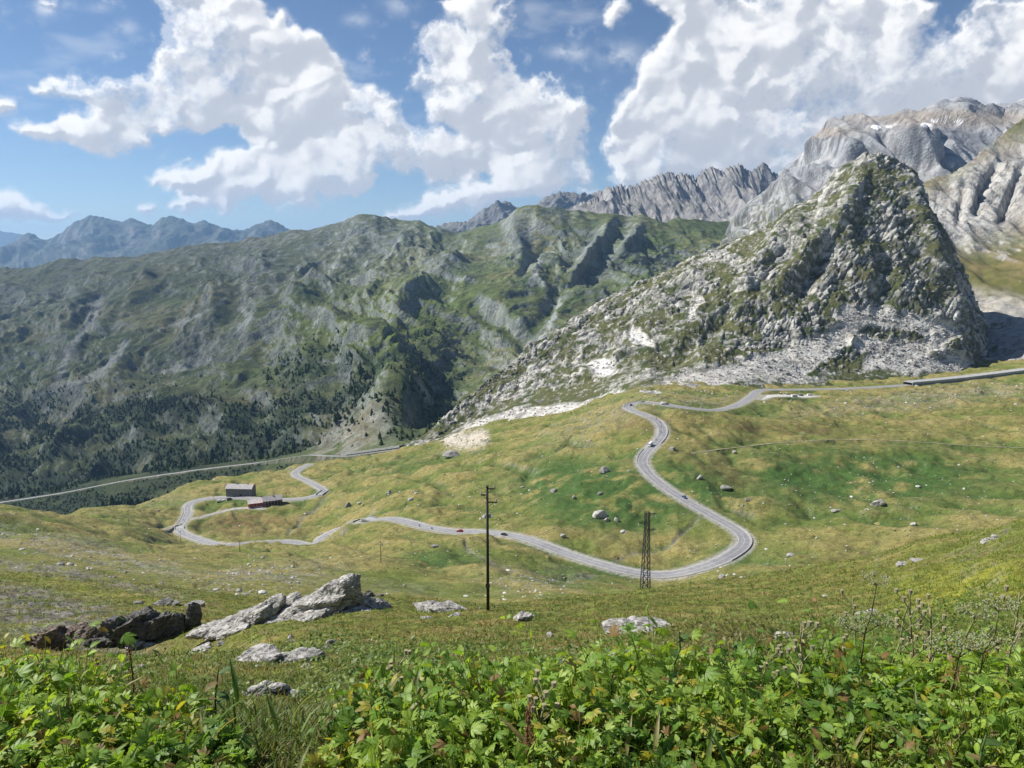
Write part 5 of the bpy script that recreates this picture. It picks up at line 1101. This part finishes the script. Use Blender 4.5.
def rotm(yaw, pitch, roll):
    cy, sy, cp, sp, cr, sr = np.cos(yaw), np.sin(yaw), np.cos(pitch), np.sin(pitch), np.cos(roll), np.sin(roll)
    return np.stack([np.stack([cy*cp, cy*sp*sr-sy*cr, cy*sp*cr+sy*sr], -1), np.stack([sy*cp, sy*sp*sr+cy*cr, sy*sp*cr-cy*sr], -1), np.stack([-sp, cp*sr, cp*cr], -1)], -2)
def place_leaves(tmpl, P, yaw, pitch, roll, size, colr):
    V0, F0 = tmpl; n = len(P); R = rotm(yaw, pitch, roll); V = np.einsum('nij,vj->nvi', R, V0)*size[:, None, None]+P[:, None]
    F_ = (F0[None]+(np.arange(n)*len(V0))[:, None, None]).reshape(-1, 4); rib = (np.arange(len(V0)) % 3 == 0)*.35
    cc = colr[:, None]*(1+rib[None, :, None]); return V.reshape(-1, 3), F_, cc.reshape(-1, 3)
def stems(A_, B_, r, colr):
    d = B_-A_; u = np.stack([-d[:, 1], d[:, 0], d[:, 0]*0], 1)+1e-5; u /= np.linalg.norm(u, axis=1)[:, None]; w = np.cross(d, u); w /= np.linalg.norm(w, axis=1)[:, None]+1e-9; V = []
    for P_, k in ((A_, 1.), (B_, .6)):
        for t in (0, 2.09, 4.19): V.append(P_+(u*math.cos(t)+w*math.sin(t))*(r*k)[:, None])
    V = np.stack(V, 1); F0 = np.array([(0,1,4,3),(1,2,5,4),(2,0,3,5)]); F_ = (F0[None]+(np.arange(len(A_))*6)[:, None, None]).reshape(-1, 4)
    return V.reshape(-1, 3), F_, np.repeat(colr[:, None], 6, 1).reshape(-1, 3)
class Bag:
    def __init__(s): s.V = []; s.F = []; s.C = []; s.n = 0
    def add(s, t): V, F_, c = t; s.V.append(V); s.F.append(F_+s.n); s.C.append(c); s.n += len(V)
    def build(s, name, mat, **kw): return mesh_np(name, np.concatenate(s.V), np.concatenate(s.F), mat, {'col': np.concatenate(s.C)}, **kw)
def undergrowth():
    rg = np.random.default_rng(77); n = 10000
    s_ = rg.uniform(-.98, .98, n); D_ = 2.15+4.3*rg.random(n)**.8; X_ = s_*D_; Z_ = hz(X_, D_); a, b_ = pix(np.stack([X_, D_, Z_+.35], -1))
    DX = np.interp(a, [-100,0,120,200,300,340,400,500,600,680,760,850,1024,1150], [4.4,4.2,3.4,2.6,2.15,2.9,4.6,5.0,4.9,4.4,4.9,5.6,6.2,6.2])
    f = fbm(np.stack([X_/.8, D_/.8, X_*0+2], -1), 3); k = (D_ < DX*(1+.12*f)) & (rg.random(n) < .55+.45*ss(-.3, .2, f)) & (rg.random(n) < (D_/6.4)**.5+.15)
    X_, D_, Z_, f, a = X_[k], D_[k], Z_[k], f[k], a[k]; n = len(X_)
    kind = ((fbm(np.stack([X_/.9, D_/.9, X_*0+9], -1), 3)+rg.normal(size=n)*.12) > .02).astype(int)
    H_ = rg.uniform(.14, .36, n)*(1+1.1*f)*(1+.5*(rg.random(n) < .07))*(.55+.45*ss(2.1, 3.4, D_))*np.interp(a, [0,250,330,420,620,700,1024], [.85,.42,.6,.95,.92,.85,1.0])
    bag = Bag(); nl = 16; base = np.stack([X_, D_, Z_], 1)
    yaw = rg.uniform(0, 2*np.pi, (n, nl)); up = rg.uniform(.25, 1., (n, nl))**.8; out = H_[:, None]*rg.uniform(.12, .55, (n, nl))
    tip = base[:, None]+np.stack([np.cos(yaw)*out, np.sin(yaw)*out, H_[:, None]*up], -1)
    g0 = np.array((.125,.225,.030)); g1 = np.array((.275,.360,.052)); g2 = np.array((.055,.130,.026)); yl = np.array((.33,.27,.04)); br = np.array((.22,.10,.05))
    t = rg.random((n, nl)); c = lerp(g0, g1, t); c = lerp(c, g2, np.repeat(ss(-.05, .4, fbm(base*np.array([1.3, 1.3, 0])+5, 3))[:, None], nl, 1)*.7); plant_y = (rg.random(n) < .09)[:, None]*(rg.random((n, nl)) < .8); c = lerp(c, yl, plant_y*.8); c = lerp(c, br, ((rg.random((n, nl)) < .045)*.8))
    bag.add(stems(np.repeat(base[:, None], nl, 1).reshape(-1, 3), tip.reshape(-1, 3), np.full(n*nl, .0022), (c*.9).reshape(-1, 3)))
    lit = rg.normal(size=(n, nl)); size = rg.uniform(.022, .060, (n, nl))*np.interp(D_, [2.1, 2.8, 4.5], [.62, .85, 1.1])[:, None]*(1+.25*(kind[:, None] == 0)); pit = rg.uniform(-.95, 1.0, (n, nl)); roll = rg.normal(size=(n, nl))*.6
    for kd, tm, sk in ((0, L_LOB, .95), (1, L_OV, 1.05)):
        m_ = np.repeat((kind == kd)[:, None], nl, 1).reshape(-1)
        bag.add(place_leaves(tm, tip.reshape(-1, 3)[m_], yaw.reshape(-1)[m_]+rg.normal(size=m_.sum())*.4, pit.reshape(-1)[m_], roll.reshape(-1)[m_], (size.reshape(-1)*sk)[m_]*1.12, c.reshape(-1, 3)[m_]))
    # narrow blades between the leaves
    q = rg.integers(0, n, 2600); P_ = base[q]+rg.normal(size=(2600, 3))*np.array([.12, .12, 0]); P_[:, 2] += .02; cc = lerp((.07,.13,.02), (.24,.20,.08), rg.random(2600)**2)
    bag.add(place_leaves(L_NAR, P_, rg.uniform(0, 6.28, 2600), -rg.uniform(1.0, 1.5, 2600), rg.normal(size=2600)*.3, rg.uniform(.07, .19, 2600), cc))
    o = bag.build('undergrowth', m_leaf, kind='stuff')
    # low small-leaved herbs farther up the turf
    n = 11000; s_ = rg.uniform(-.8, .8, n); D_ = np.exp(rg.uniform(math.log(4.), math.log(30), n)); X_ = s_*D_; Z_ = hz(X_, D_); a, b_ = pix(np.stack([X_, D_, Z_], -1)); f = fbm(np.stack([X_/2.5, D_/2.5, X_*0+31], -1), 3)
    dens = .30*ss(.05, .3, f)+.8*blob(a, b_, 600, 684, 220, 26)+.9*blob(a, b_, 735, 645, 80, 18)+.6*blob(a, b_, 900, 640, 160, 40)+.5*blob(a, b_, 380, 690, 60, 34)+.3*blob(a, b_, 330, 650, 40, 14)
    k = rg.random(n) < dens; X_, D_, Z_, a, b_ = X_[k], D_[k], Z_[k], a[k], b_[k]; n = len(X_); nl = 14; h = (.05+.0065*D_)*rg.lognormal(0, .25, n)
    P_ = np.stack([X_, D_, Z_], 1)[:, None]+rg.normal(size=(n, nl, 3))*h[:, None, None]*np.array([.8, .8, .1])+np.stack([np.zeros((n, nl)), np.zeros((n, nl)), rg.uniform(.1, 1., (n, nl))*h[:, None]], -1)
    red = np.clip(1.1*blob(a, b_, 735, 640, 70, 16)+.5*blob(a, b_, 740, 668, 90, 16)+.2*(rg.random(n) < .2), 0, 1); c = lerp((.085,.145,.026), (.17,.21,.045), rg.random(n)); c = lerp(c, (.15,.085,.04), red*.5); c = np.repeat(c[:, None], nl, 1)*rg.uniform(.65, 1.35, (n, nl, 1))
    b2 = Bag(); b2.add(place_leaves(blade([(0,.03),(.5,.3),(1.,.02)], .2, .2), P_.reshape(-1, 3), rg.uniform(0, 6.28, n*nl), rg.uniform(-.9, .5, n*nl), rg.normal(size=n*nl)*.4, np.repeat(h*.55, nl), c.reshape(-1, 3)))
    b2.build('herbs', m_leaf, kind='stuff')
undergrowth()
def tussocks():
    rg = np.random.default_rng(55); n = 90000; sx = rg.uniform(-.85, .85, n); dy = rg.uniform(360, len(HD)-80., n); i = dy.astype(int); Y_ = HD[i]+(dy-i)*(HD[i+1]-HD[i]); X_ = sx*Y_; Z_ = hz(X_, Y_); a, b_ = pix(np.stack([X_, Y_, Z_], -1))
    f = fbm(np.stack([X_/12, Y_/12, X_*0+3], -1), 4); g_ = fbm(np.stack([X_/50, Y_/50, X_*0+8], -1), 3); k = (rg.random(n) < .25+.75*ss(-.1, .3, f)) & (W_at(X_, Y_) < .03) & (b_ > 380); X_, Y_, Z_, f, g_, a, b_ = [q[k] for q in (X_, Y_, Z_, f, g_, a, b_)]; n = len(X_)
    S_ = rg.lognormal(-.75, .4, n)*(.5+Y_/900); V0 = np.array([(1,0,0),(.3,.95,0),(-.8,.6,0),(-.8,-.6,0),(.3,-.95,0),(0,0,.75)]); F0 = np.array([(0,1,5),(1,2,5),(2,3,5),(3,4,5),(4,0,5)])
    P = V0[None]*(1+.5*(rg.random((n, 6, 3))-.5))*S_[:, None, None]; P[..., 2] *= .8; P = P+np.stack([X_, Y_, Z_-.05], -1)[:, None]
    lu = np.clip(blob(a, b_, 850, 478, 200, 38)+blob(a, b_, 620, 500, 90, 34), 0, 1); c = lerp((.115,.130,.035), (.235,.20,.08), ss(-.2, .3, g_+rg.normal(size=n)*.2)); c = lerp(c, (.05,.095,.022), lu*.75); c = lerp(c, (.075,.075,.035), (rg.random(n) < .2)*.7); c = c*rg.uniform(.7, 1.3, (n, 1))
    F_ = (F0[None]+(np.arange(n)*6)[:, None, None]).reshape(-1, 3); k_ = NT('tussock'); mt = k_.finish(k_.attr('col').outputs['Color'], .95, None, .1)
    mesh_np('grass', P.reshape(-1, 3), None, mt, {'col': np.repeat(c[:, None], 6, 1).reshape(-1, 3)}, smooth=True, F3=F_, kind='stuff')
tussocks()
# ---- single tall stalks that stand out
def stalk(px, py_top, D_, kind, label, group='tall stalks among the leaves', seed=0, lean=0.):
    rg = np.random.default_rng(900+seed); s_, t_ = st(px, py_top); X_ = float(s_)*D_; z0 = float(hz(X_, D_)); H_ = max(.25, float(t_)*D_-z0); b = MB(); name = {'umbel': 'umbel_stalk', 'dock': 'dock_stalk', 'dry': 'dry_stalk', 'thistle': 'dry_stalk', 'leafy': 'leafy_stalk'}[kind]
    root = empty(name, (X_, D_, z0), 0, label, 'plant', group); pts = [Vector((lean*H_*(i/6)**2+rg.normal()*.006, rg.normal()*.006, H_*i/6)) for i in range(7)]
    for i in range(6): b.tube(pts[i]-Vector((0,0,.002)), pts[i+1], .0065-.0006*i, .0059-.0006*i, 6)
    stem_c = {'umbel': (.14,.13,.05), 'dock': (.17,.07,.035), 'dry': (.22,.19,.09), 'thistle': (.24,.21,.10), 'leafy': (.07,.12,.03)}[kind]; ms = SM(kind, stem_c); b.build('stem', ms, root, True)
    if kind == 'umbel':
        for c_ in [pts[6], pts[4]+Vector((.07,.02,.03)), pts[4]+Vector((-.07,0,.02))][:3]:
            f = MB()
            if c_ != pts[6]: f.tube(pts[4], c_, .004, .003, 5)
            hd = MB()
            for k in range(14):
                a = 2*math.pi*k/14; r = .045+.02*(k % 2); e = c_+Vector((r*math.cos(a), r*math.sin(a), .035)); f.tube(c_, e, .0016, .0012, 4)
                for q in range(7): u = e+Vector(rg.normal(size=3)*.008); hd.tube(u, u+Vector((0,0,.004)), .0036, .003, 5)
            hd.build('flower_head', SM('umbel_head', (.30,.31,.17)), root)
            f.build('rays', ms, root)
    elif kind == 'dock':
        hd = MB()
        for k in range(90):
            t = rg.uniform(.45, 1.); a = rg.uniform(0, 6.28); r = .015*(1.25-t)+.004; u = pts[0].lerp(pts[6], t)+Vector((r*math.cos(a), r*math.sin(a), 0)); hd.tube(u, u+Vector((.003*math.cos(a), .003*math.sin(a), .007)), .0036, .002, 5)
        hd.build('seed_head', SM('dock_seed', (.19,.085,.045)), root)
    elif kind in ('dry', 'thistle'):
        hd = MB()
        for k in range(9):
            t = .45+.55*k/9; a = rg.uniform(0, 6.28); p0 = pts[0].lerp(pts[6], t); p1 = p0+Vector((.06*math.cos(a), .06*math.sin(a), .06)); hd.tube(p0, p1, .0025, .0018, 5); hd.tube(p1, p1+Vector((0,0,.02)), .008, .010, 7)
        hd.build('seed_head', SM('dry_seed', (.30,.26,.15)), root)
    V0, F0 = L_NAR if kind != 'leafy' else L_OV; nl = 5 if kind != 'leafy' else 9
    for k in range(nl):
        t = rg.uniform(.12, .6) if kind != 'leafy' else .2+.78*k/nl; p0 = np.array(pts[0].lerp(pts[6], t)); R = rotm(np.array([k*2.4]), np.array([-rg.uniform(.1, .9)]), np.array([0.]))[0]; V = (V0@R.T)*(rg.uniform(.09, .15) if kind != 'leafy' else rg.uniform(.045, .075))+p0
        c = np.repeat((np.array((.08,.14,.03)) if rg.random() < .6 else np.array((.22,.17,.06)))[None], len(V), 0); mesh_np('leaf', V, F0, m_leaf, {'col': c}, parent=root)
    return root
_sm = {}
def SM(n, c):
    if n not in _sm: _sm[n] = plain_mat('plant_'+n, c, .8, .25, 40.)
    return _sm[n]
for i, (x, y, D_, kd, lb, ln) in enumerate(((866,585,3.4,'umbel','pale umbel flower head standing highest among the plants at the right',.05),(924,592,3.3,'dry','dark dry stalk just right of the highest pale umbel',-.1),(955,618,3.,'umbel','pale umbel head leaning right near the right edge',.15),(985,612,2.9,'umbel','broad pale umbel head nearest the right edge',.1),
  (900,598,3.5,'dry','thin dry stalk between the pale umbel and the dark stalk',.05),(806,625,3.,'thistle','tall dry stalk with small heads right of the lichened boulder',-.05),(866,598,3.9,'dry','slim dark stalk behind the highest pale umbel',-.1),
  (1019,592,3.,'thistle','pale dry thistle stalk cut by the right edge of the picture',0.),(675,632,3.2,'leafy','upright yellow green leafy stalk in the middle right',.05),(985,735,2.1,'leafy','bright leafy stalk at the lower right corner',0.),
  (128,640,3.9,'dock','red seed stalk standing alone left of the knobbly rock',.0),(210,668,3.,'leafy','pale yellowish leafy stalk left of the knobbly rock',.12),(398,648,3.9,'leafy','tall leafy stalk at the left end of the middle plants',-.05),(392,662,3.4,'dry','reddish dry stalk at the left end of the middle plants',.08),
  (528,706,2.4,'dock','rusty seed stalk in the middle of the leafy plants',.03),(538,690,2.6,'dry','straw coloured stalk in the middle, right of a rusty one',.1),(760,655,3.2,'dry','thin straw stalk below the reddish plants',.12),(940,608,3.4,'thistle','dry branching stalk between two pale umbels at the right',-.08))):
    stalk(x, y, D_, kd, lb, seed=i, lean=ln)
# ================================================================ SKY, SUN, HAZE, CAMERA
SUN_AZ = math.radians(-74); SUN_EL = math.radians(43)          # to the left and a little ahead
def build_light():
    w = bpy.data.worlds.new('World'); bpy.context.scene.world = w; w.use_nodes = True; t = w.node_tree
    sky = t.nodes.new('ShaderNodeTexSky'); sky.sky_type = 'NISHITA'; sky.sun_disc = False; sky.sun_elevation = SUN_EL
    sky.sun_rotation = SUN_AZ; sky.altitude = 2400; sky.air_density = 1.0; sky.dust_density = .1; sky.ozone_density = 3.5
    bg = t.nodes['Background']; t.links.new(sky.outputs[0], bg.inputs[0]); bg.inputs[1].default_value = .070
    L = bpy.data.lights.new('sun', 'SUN'); L.energy = 5.0; L.angle = math.radians(.53); L.color = (1., .965, .91)
    o = bpy.data.objects.new('sun', L); C.objects.link(o)
    d = Vector((math.sin(SUN_AZ)*math.cos(SUN_EL), math.cos(SUN_AZ)*math.cos(SUN_EL), math.sin(SUN_EL)))
    o.rotation_euler = d.to_track_quat('Z', 'Y').to_euler(); o.location = d*3000
    cam = bpy.data.cameras.new('camera'); cam.sensor_width = 36; cam.lens = FPX/1024*36; cam.clip_start = .05; cam.clip_end = 250000
    c = bpy.data.objects.new('camera', cam); C.objects.link(c); c.rotation_euler = (math.pi/2-PITCH, 0, 0); bpy.context.scene.camera = c
    s = bpy.context.scene; s.view_settings.view_transform = 'Standard'; s.view_settings.look = 'None'; s.view_settings.gamma = 1; s.view_settings.exposure = .50
    s.cycles.max_bounces = 4; s.cycles.diffuse_bounces = 2; s.cycles.glossy_bounces = 1; s.cycles.transmission_bounces = 2; s.cycles.transparent_max_bounces = 8; s.cycles.volume_bounces = 0
    s.cycles.use_denoising = True; s.cycles.use_fast_gi = False
    try: s.cycles.denoiser = 'OPENIMAGEDENOISE'; s.cycles.denoising_input_passes = 'RGB_ALBEDO_NORMAL'
    except Exception: pass
build_light()

def build_sky():
    """cumulus all round the horizon: heaps of ever smaller puffs, fine where the photograph looks, coarse elsewhere"""
    rg = np.random.default_rng(5)
    azf = np.linspace(-41, 41, 1150); azo = np.concatenate([np.linspace(-180, -41, 300, endpoint=False), azf, np.linspace(41, 180, 301)[1:]])
    el = np.concatenate([np.linspace(-3, 0, 5, endpoint=False), np.linspace(0, 20, 380, endpoint=False), np.linspace(20, 31, 50)])
    A, E = np.meshgrid(np.radians(azo), np.radians(el)); D = np.stack([np.sin(A)*np.cos(E), np.cos(A)*np.cos(E), np.sin(E)], -1)
    lim = math.radians(48); Am = np.abs((A+lim) % (4*lim)-2*lim); Am = lim-Am; Am = np.where(np.abs(A) <= lim, A, Am)
    X, Y = pix(np.stack([np.sin(Am)*np.cos(E), np.cos(Am)*np.cos(E), np.sin(E)], -1)*1e5)
    B = [ # cx, cy, rx, ry, rot, depth : the clouds the photograph shows
     (205,10,52,40,0,1.),(235,35,70,40,25,1.),(205,60,55,40,0,1.1),(290,55,42,34,10,1.),(318,70,22,24,0,.8),(255,95,80,42,10,1.2),(330,110,50,36,10,1.),(375,118,34,26,0,.9),(395,130,16,18,0,.6),(160,105,60,24,0,.9),(125,92,38,13,0,.7),(70,88,38,12,-6,.6),(48,90,16,9,0,.5),(95,128,60,17,4,.7),(40,128,34,10,0,.5),(110,140,40,13,0,.5),
     (340,150,70,34,5,1.),(300,175,60,24,0,.8),(235,165,60,16,0,.7),(180,178,38,12,0,.6),(220,188,55,12,0,.7),(260,192,50,13,0,.6),(205,208,40,9,0,.5),(305,208,24,9,0,.5),(340,182,30,14,0,.5),
     (455,12,22,12,30,.5),(485,14,28,26,30,.6),(430,45,16,16,0,.5),(460,50,32,20,0,.7),(440,72,26,26,0,.8),(470,72,34,30,0,1.),(480,95,34,28,0,1.),(455,108,32,20,0,.8),(515,105,28,24,0,.9),(548,105,20,22,0,.9),(570,118,18,26,0,.9),(505,130,44,28,0,1.),(560,145,28,28,0,1.),(430,150,30,20,0,.8),(460,155,44,20,0,.9),(515,160,34,26,0,.9),(550,175,26,22,0,.8),(570,165,20,16,0,.6),(525,185,26,16,0,.7),(455,178,34,12,0,.5),
     (445,205,30,13,0,.7),(482,200,26,15,0,.7),(425,213,24,8,0,.5),(400,216,20,6,0,.4),(500,192,16,10,0,.5),(590,190,12,5,0,.3),
     (640,150,40,26,0,1.),(640,118,34,24,0,1.),(660,105,36,32,0,1.1),(690,85,50,40,0,1.2),(665,60,28,20,-40,.8),(700,40,36,40,0,1.),(700,5,60,24,20,.9),(670,-5,30,12,0,.5),(770,30,80,50,0,1.2),(740,110,80,50,0,1.3),(820,90,80,60,0,1.3),(840,30,70,44,0,1.2),(890,40,40,40,0,1.1),(890,95,60,30,0,1.1),(700,155,70,24,0,1.),(780,150,80,30,0,1.),(630,178,30,8,0,.6),(660,172,40,12,0,.8),(900,15,26,16,0,.8),(615,10,12,16,20,.45),
     (1000,30,50,30,0,1.1),(1015,60,50,32,0,1.1),(965,75,34,28,0,.9),(948,45,14,14,0,.6),(940,90,34,22,0,.8),(1000,90,50,30,0,1.),(1070,50,60,44,0,1.1),(935,68,12,14,0,.5),(985,10,20,14,0,.7),
     (10,103,13,9,0,.6),(-12,108,20,12,0,.6),(22,208,34,12,0,.7),(10,198,16,8,0,.6),(-25,205,40,18,0,.7),(58,215,30,6,0,.4),(145,211,15,7,0,.6),(50,4,14,5,0,.25),
     (-110,120,70,34,0,1.),(-130,190,80,20,0,.8),(-300,100,90,40,0,1.),(-250,40,60,30,0,.9),(-380,180,80,24,0,.8),(1180,120,80,40,0,1.),(1300,40,90,40,0,1.),(1400,150,80,30,0,1.)]
    x0, x1, y0, y1 = -470, 1500, -60, 300; W_, H_ = x1-x0, y1-y0; Hm = np.full((H_, W_), -99., f32)
    def puff(cx, cy, z, r):
        a, b_, c, d = int(max(cx-r, x0)), int(min(cx+r+1, x1-1)), int(max(cy-r, y0)), int(min(cy+r+1, y1-1))
        if b_ <= a or d <= c: return
        xx = np.arange(a, b_)[None]-cx; yy = np.arange(c, d)[:, None]-cy; q = r*r-xx*xx-yy*yy
        v = np.where(q > 0, z+np.sqrt(np.maximum(q, 0)), -99.); s_ = (slice(c-y0, d-y0), slice(a-x0, b_-x0)); Hm[s_] = np.maximum(Hm[s_], v)
    def grow(cx, cy, z, r, lev):
        puff(cx, cy, z, r)
        if lev == 0 or r < 2.2: return
        for _ in range(8 if lev > 1 else 6):
            th = rg.uniform(0, 2*math.pi); ph = rg.uniform(.15, 1.25); rr = r*rg.uniform(.30, .55); o = r*.80
            grow(cx+o*math.sin(ph)*math.cos(th), cy+o*math.sin(ph)*math.sin(th)*.9-.06*r, z+o*math.cos(ph)*.8, rr, lev-1)
    for cx, cy, rx, ry, ro, dp in B:
        a_ = math.radians(ro); nn = max(8, int(6.5*rx/ry+5))
        for i in range(nn):
            th = rg.uniform(0, 2*math.pi); k_ = rg.uniform(0, 1.)**.5; u_ = math.cos(th)*k_*rx; v_ = math.sin(th)*k_*ry; r = min(ry*rg.uniform(.26, .52)*(1-.4*k_*k_), 16)
            grow(cx+(u_*math.cos(a_)-v_*math.sin(a_))*.95, cy+(u_*math.sin(a_)+v_*math.cos(a_))*.95, dp*24*(1-k_)+rg.uniform(-7, 7), r, 3)
    yy, xx = np.mgrid[y0:y1, x0:x1].astype(f32); q3 = np.stack([xx/46, yy/40, xx*0], -1); nz_ = fbm(q3, 6, .6)
    ms = np.zeros_like(Hm)
    for cx, cy, rx, ry, ro, dp in B:
        a_ = math.radians(ro); c_, s_ = math.cos(a_), math.sin(a_); u_ = (xx-cx)*c_+(yy-cy)*s_; v_ = -(xx-cx)*s_+(yy-cy)*c_
        ms += (.55+.45*dp)*np.exp(-1.5*((u_/rx)**2+(v_/ry)**2))
    body = ms-.47+.66*nz_
    Hm = np.where(body > 0, np.maximum(Hm, 26*np.sqrt(np.clip(body, 0, 1.5))+7*nz_), Hm)
    qw = q3*1.0+.22*np.stack([fbm(q3*2+31, 3), fbm(q3*2+47, 3), q3[..., 0]*0], -1)
    big_ = worley(qw*.42+.1*fbm(q3+3, 3)[..., None]+21)[0]; lobe = 46*np.sqrt(np.clip(1-1.1*big_**2, 0, 1))+26*np.sqrt(np.clip(1-1.2*worley(qw*.75)[0]**2, 0, 1))+13*np.sqrt(np.clip(1-1.2*worley(qw*1.8+4)[0]**2, 0, 1))+5*np.sqrt(np.clip(1-1.2*worley(qw*4.2+8)[0]**2, 0, 1))
    tear = ss(-.1, .35, fbm(q3*.8+90, 4))                       # in places the heaps dissolve into smooth mist
    Hm = np.where(Hm > -90, Hm*.45+lobe*(1-.55*tear)+22*fbm(q3*.9+9, 5, .5), Hm)
    cov = (Hm > -90).astype(f32); Hs = np.where(Hm > -90, np.maximum(Hm, -12), -12)
    Hs = smooth1(smooth1(Hs, 1, 0), 1, 1)
    def sm(F, n): return smooth1(smooth1(F, n, 0), n, 1)
    covs = sm(cov, 16); covb = sm(cov, 140); covm = sm(cov, 30)
    L = np.array([-.52, -.62, .58]); lam = 0
    for n, w_ in ((1, .04), (4, .16), (11, .42), (28, .62), (70, .6)):
        G = sm(Hs, n) if n else Hs; gy, gx = np.gradient(G); inv = 1/np.sqrt(gx*gx+gy*gy+1); lam = lam+w_*((-gx*L[0]-gy*L[1]+L[2])*inv)
    Hb = sm(Hs, 30); cav = np.clip((sm(Hs, 8)-Hs)/9, -1, 1)         # hollows between the puffs
    grey = ss(.55, .98, covb)                                     # deep inside the bank little sun comes through
    for cx, cy, rx, ry, g_ in ((255,115,55,30,.55),(215,75,60,40,.25),(365,160,60,36,.4),(120,135,60,14,.25),(760,120,150,45,.75),(700,60,50,60,.4),(880,80,60,50,.35),(985,90,70,26,.45),(505,115,30,34,.35),(440,165,50,14,.3),(820,50,70,50,.1)):
        grey = grey+g_*np.exp(-((xx-cx)/rx)**2-((yy-cy)/ry)**2)
    grey = np.clip(grey, 0, 1.3)
    gs = np.clip(grey, 0, 1); lum = 1.02+(.33-.08*gs)*(lam-.55)-.03*np.clip(cav, -.5, 1)-.27*grey+.05*(1-covm)
    def samp(F, xs, ys):
        xs = np.clip(xs-x0, 0, W_-1.01); ys = np.clip(ys-y0, 0, H_-1.01); i = ys.astype(int); j = xs.astype(int); a = ys-i; b_ = xs-j
        return F[i, j]*(1-a)*(1-b_)+F[i+1, j]*a*(1-b_)+F[i, j+1]*(1-a)*b_+F[i+1, j+1]*a*b_
    wx = 9.*fbm(D*34+1, 6, .62)+9*fbm(D*11+3, 2); wy = 9.*fbm(D*34+60, 6, .62)+7*fbm(D*11+8, 2); soft = ss(-.12, .3, fbm(D*6+77, 4))
    Xa = X+wx*(1+1.6*soft); Ya = Y+wy*(1+1.6*soft)
    fb = fbm(D*40+5, 6, .62); c_ = samp(covs, Xa, Ya); lu = samp(lum, Xa, Ya); cm = samp(covm, Xa, Ya)
    lsm = samp(sm(lum, 7), Xa, Ya); lu = lu*(1-.75*soft)+lsm*.75*soft
    e = c_+(.55+.5*soft)*fb
    alpha = ss(.12-.14*soft, .92+.40*soft, e)*(.86+.14*ss(.3, .9, cm))
    veil = ss(.02, .55, samp(sm(cov, 60), X+22*fbm(D*14, 4), Y)+.5*fb)*.42*ss(-.3, .3, fb+.4*soft); alpha = np.maximum(alpha, veil*ss(0, .3, cm))
    wisp = ss(.18, .62, fbm(D*np.array([9, 9, 26.])+50, 6)+.08)*.22; alpha = np.maximum(alpha, wisp*ss(6, 11, np.degrees(E)))
    for cx, cy, rx, ry, s_ in ((570,52,18,8,.5),(620,55,20,12,.45),(52,8,18,8,.6),(125,28,13,8,.3),(400,5,16,9,.3),(357,20,12,7,.3),(205,55,10,5,.3),(95,8,14,5,.3)):
        alpha = np.maximum(alpha, s_*np.exp(-((X-cx)/rx)**2-((Y-cy)/ry)**2)*ss(-.45, .25, fb))
    low = ss(262, 200, Y)*0+ss(3.5, .8, np.degrees(E))*.0
    lu = np.where(alpha > 0, lu, .95)+.05*fb+.03*(1-ss(.3, .9, alpha))
    lu = np.where(lu < .78, .66+.12*np.exp((lu-.78)/.12), lu); lum = np.clip(lu, .6, 1.08); shade = np.clip((1.0-lum)/.45, 0, 1)
    col = lerp((1., 1., 1.), (.80, .865, 1.0), shade)*lum[..., None]
    R = 90000.; V = D*R
    k = NT('cloudy_sky'); a = k.attr('alpha').outputs['Fac']; c = k.attr('col').outputs['Color']
    em = k.n('ShaderNodeEmission', {'Color': c, 'Strength': .725}); tr = k.n('ShaderNodeBsdfTransparent')
    mx = k.n('ShaderNodeMixShader', {0: a, 1: tr.outputs[0], 2: em.outputs[0]}); k.n('ShaderNodeOutputMaterial', {'Surface': mx.outputs[0]})
    k.m.cycles.emission_sampling = 'NONE'
    nv, nu = A.shape; top = ss(31, 25, np.degrees(E)); alpha = alpha*top
    mesh_np('sky', V, grid_faces(nv, nu), k.m, {'col': col.reshape(-1, 3), 'alpha': alpha.ravel()}, kind='structure')
build_sky()

def build_haze():
    x, y0, y1, z0, z1 = 42000., -6000., 36000., -1500., 1020.
    V = [(-x,y0,z0),(x,y0,z0),(x,y1,z0),(-x,y1,z0),(-x,y0,z1),(x,y0,z1),(x,y1,z1),(-x,y1,z1)]
    Fq = [(0,3,2,1),(4,5,6,7),(0,1,5,4),(1,2,6,5),(2,3,7,6),(3,0,4,7)]
    k = NT('haze_air'); v = k.n('ShaderNodeVolumePrincipled', {'Color': (.36,.62,1.,1.), 'Density': HAZE, 'Anisotropy': .2})
    k.n('ShaderNodeOutputMaterial', {'Volume': v.outputs[0]})
    o = mesh_np('haze', np.array(V), Fq, k.m, smooth=False, kind='stuff')
HAZE = 3.0e-5
build_haze()
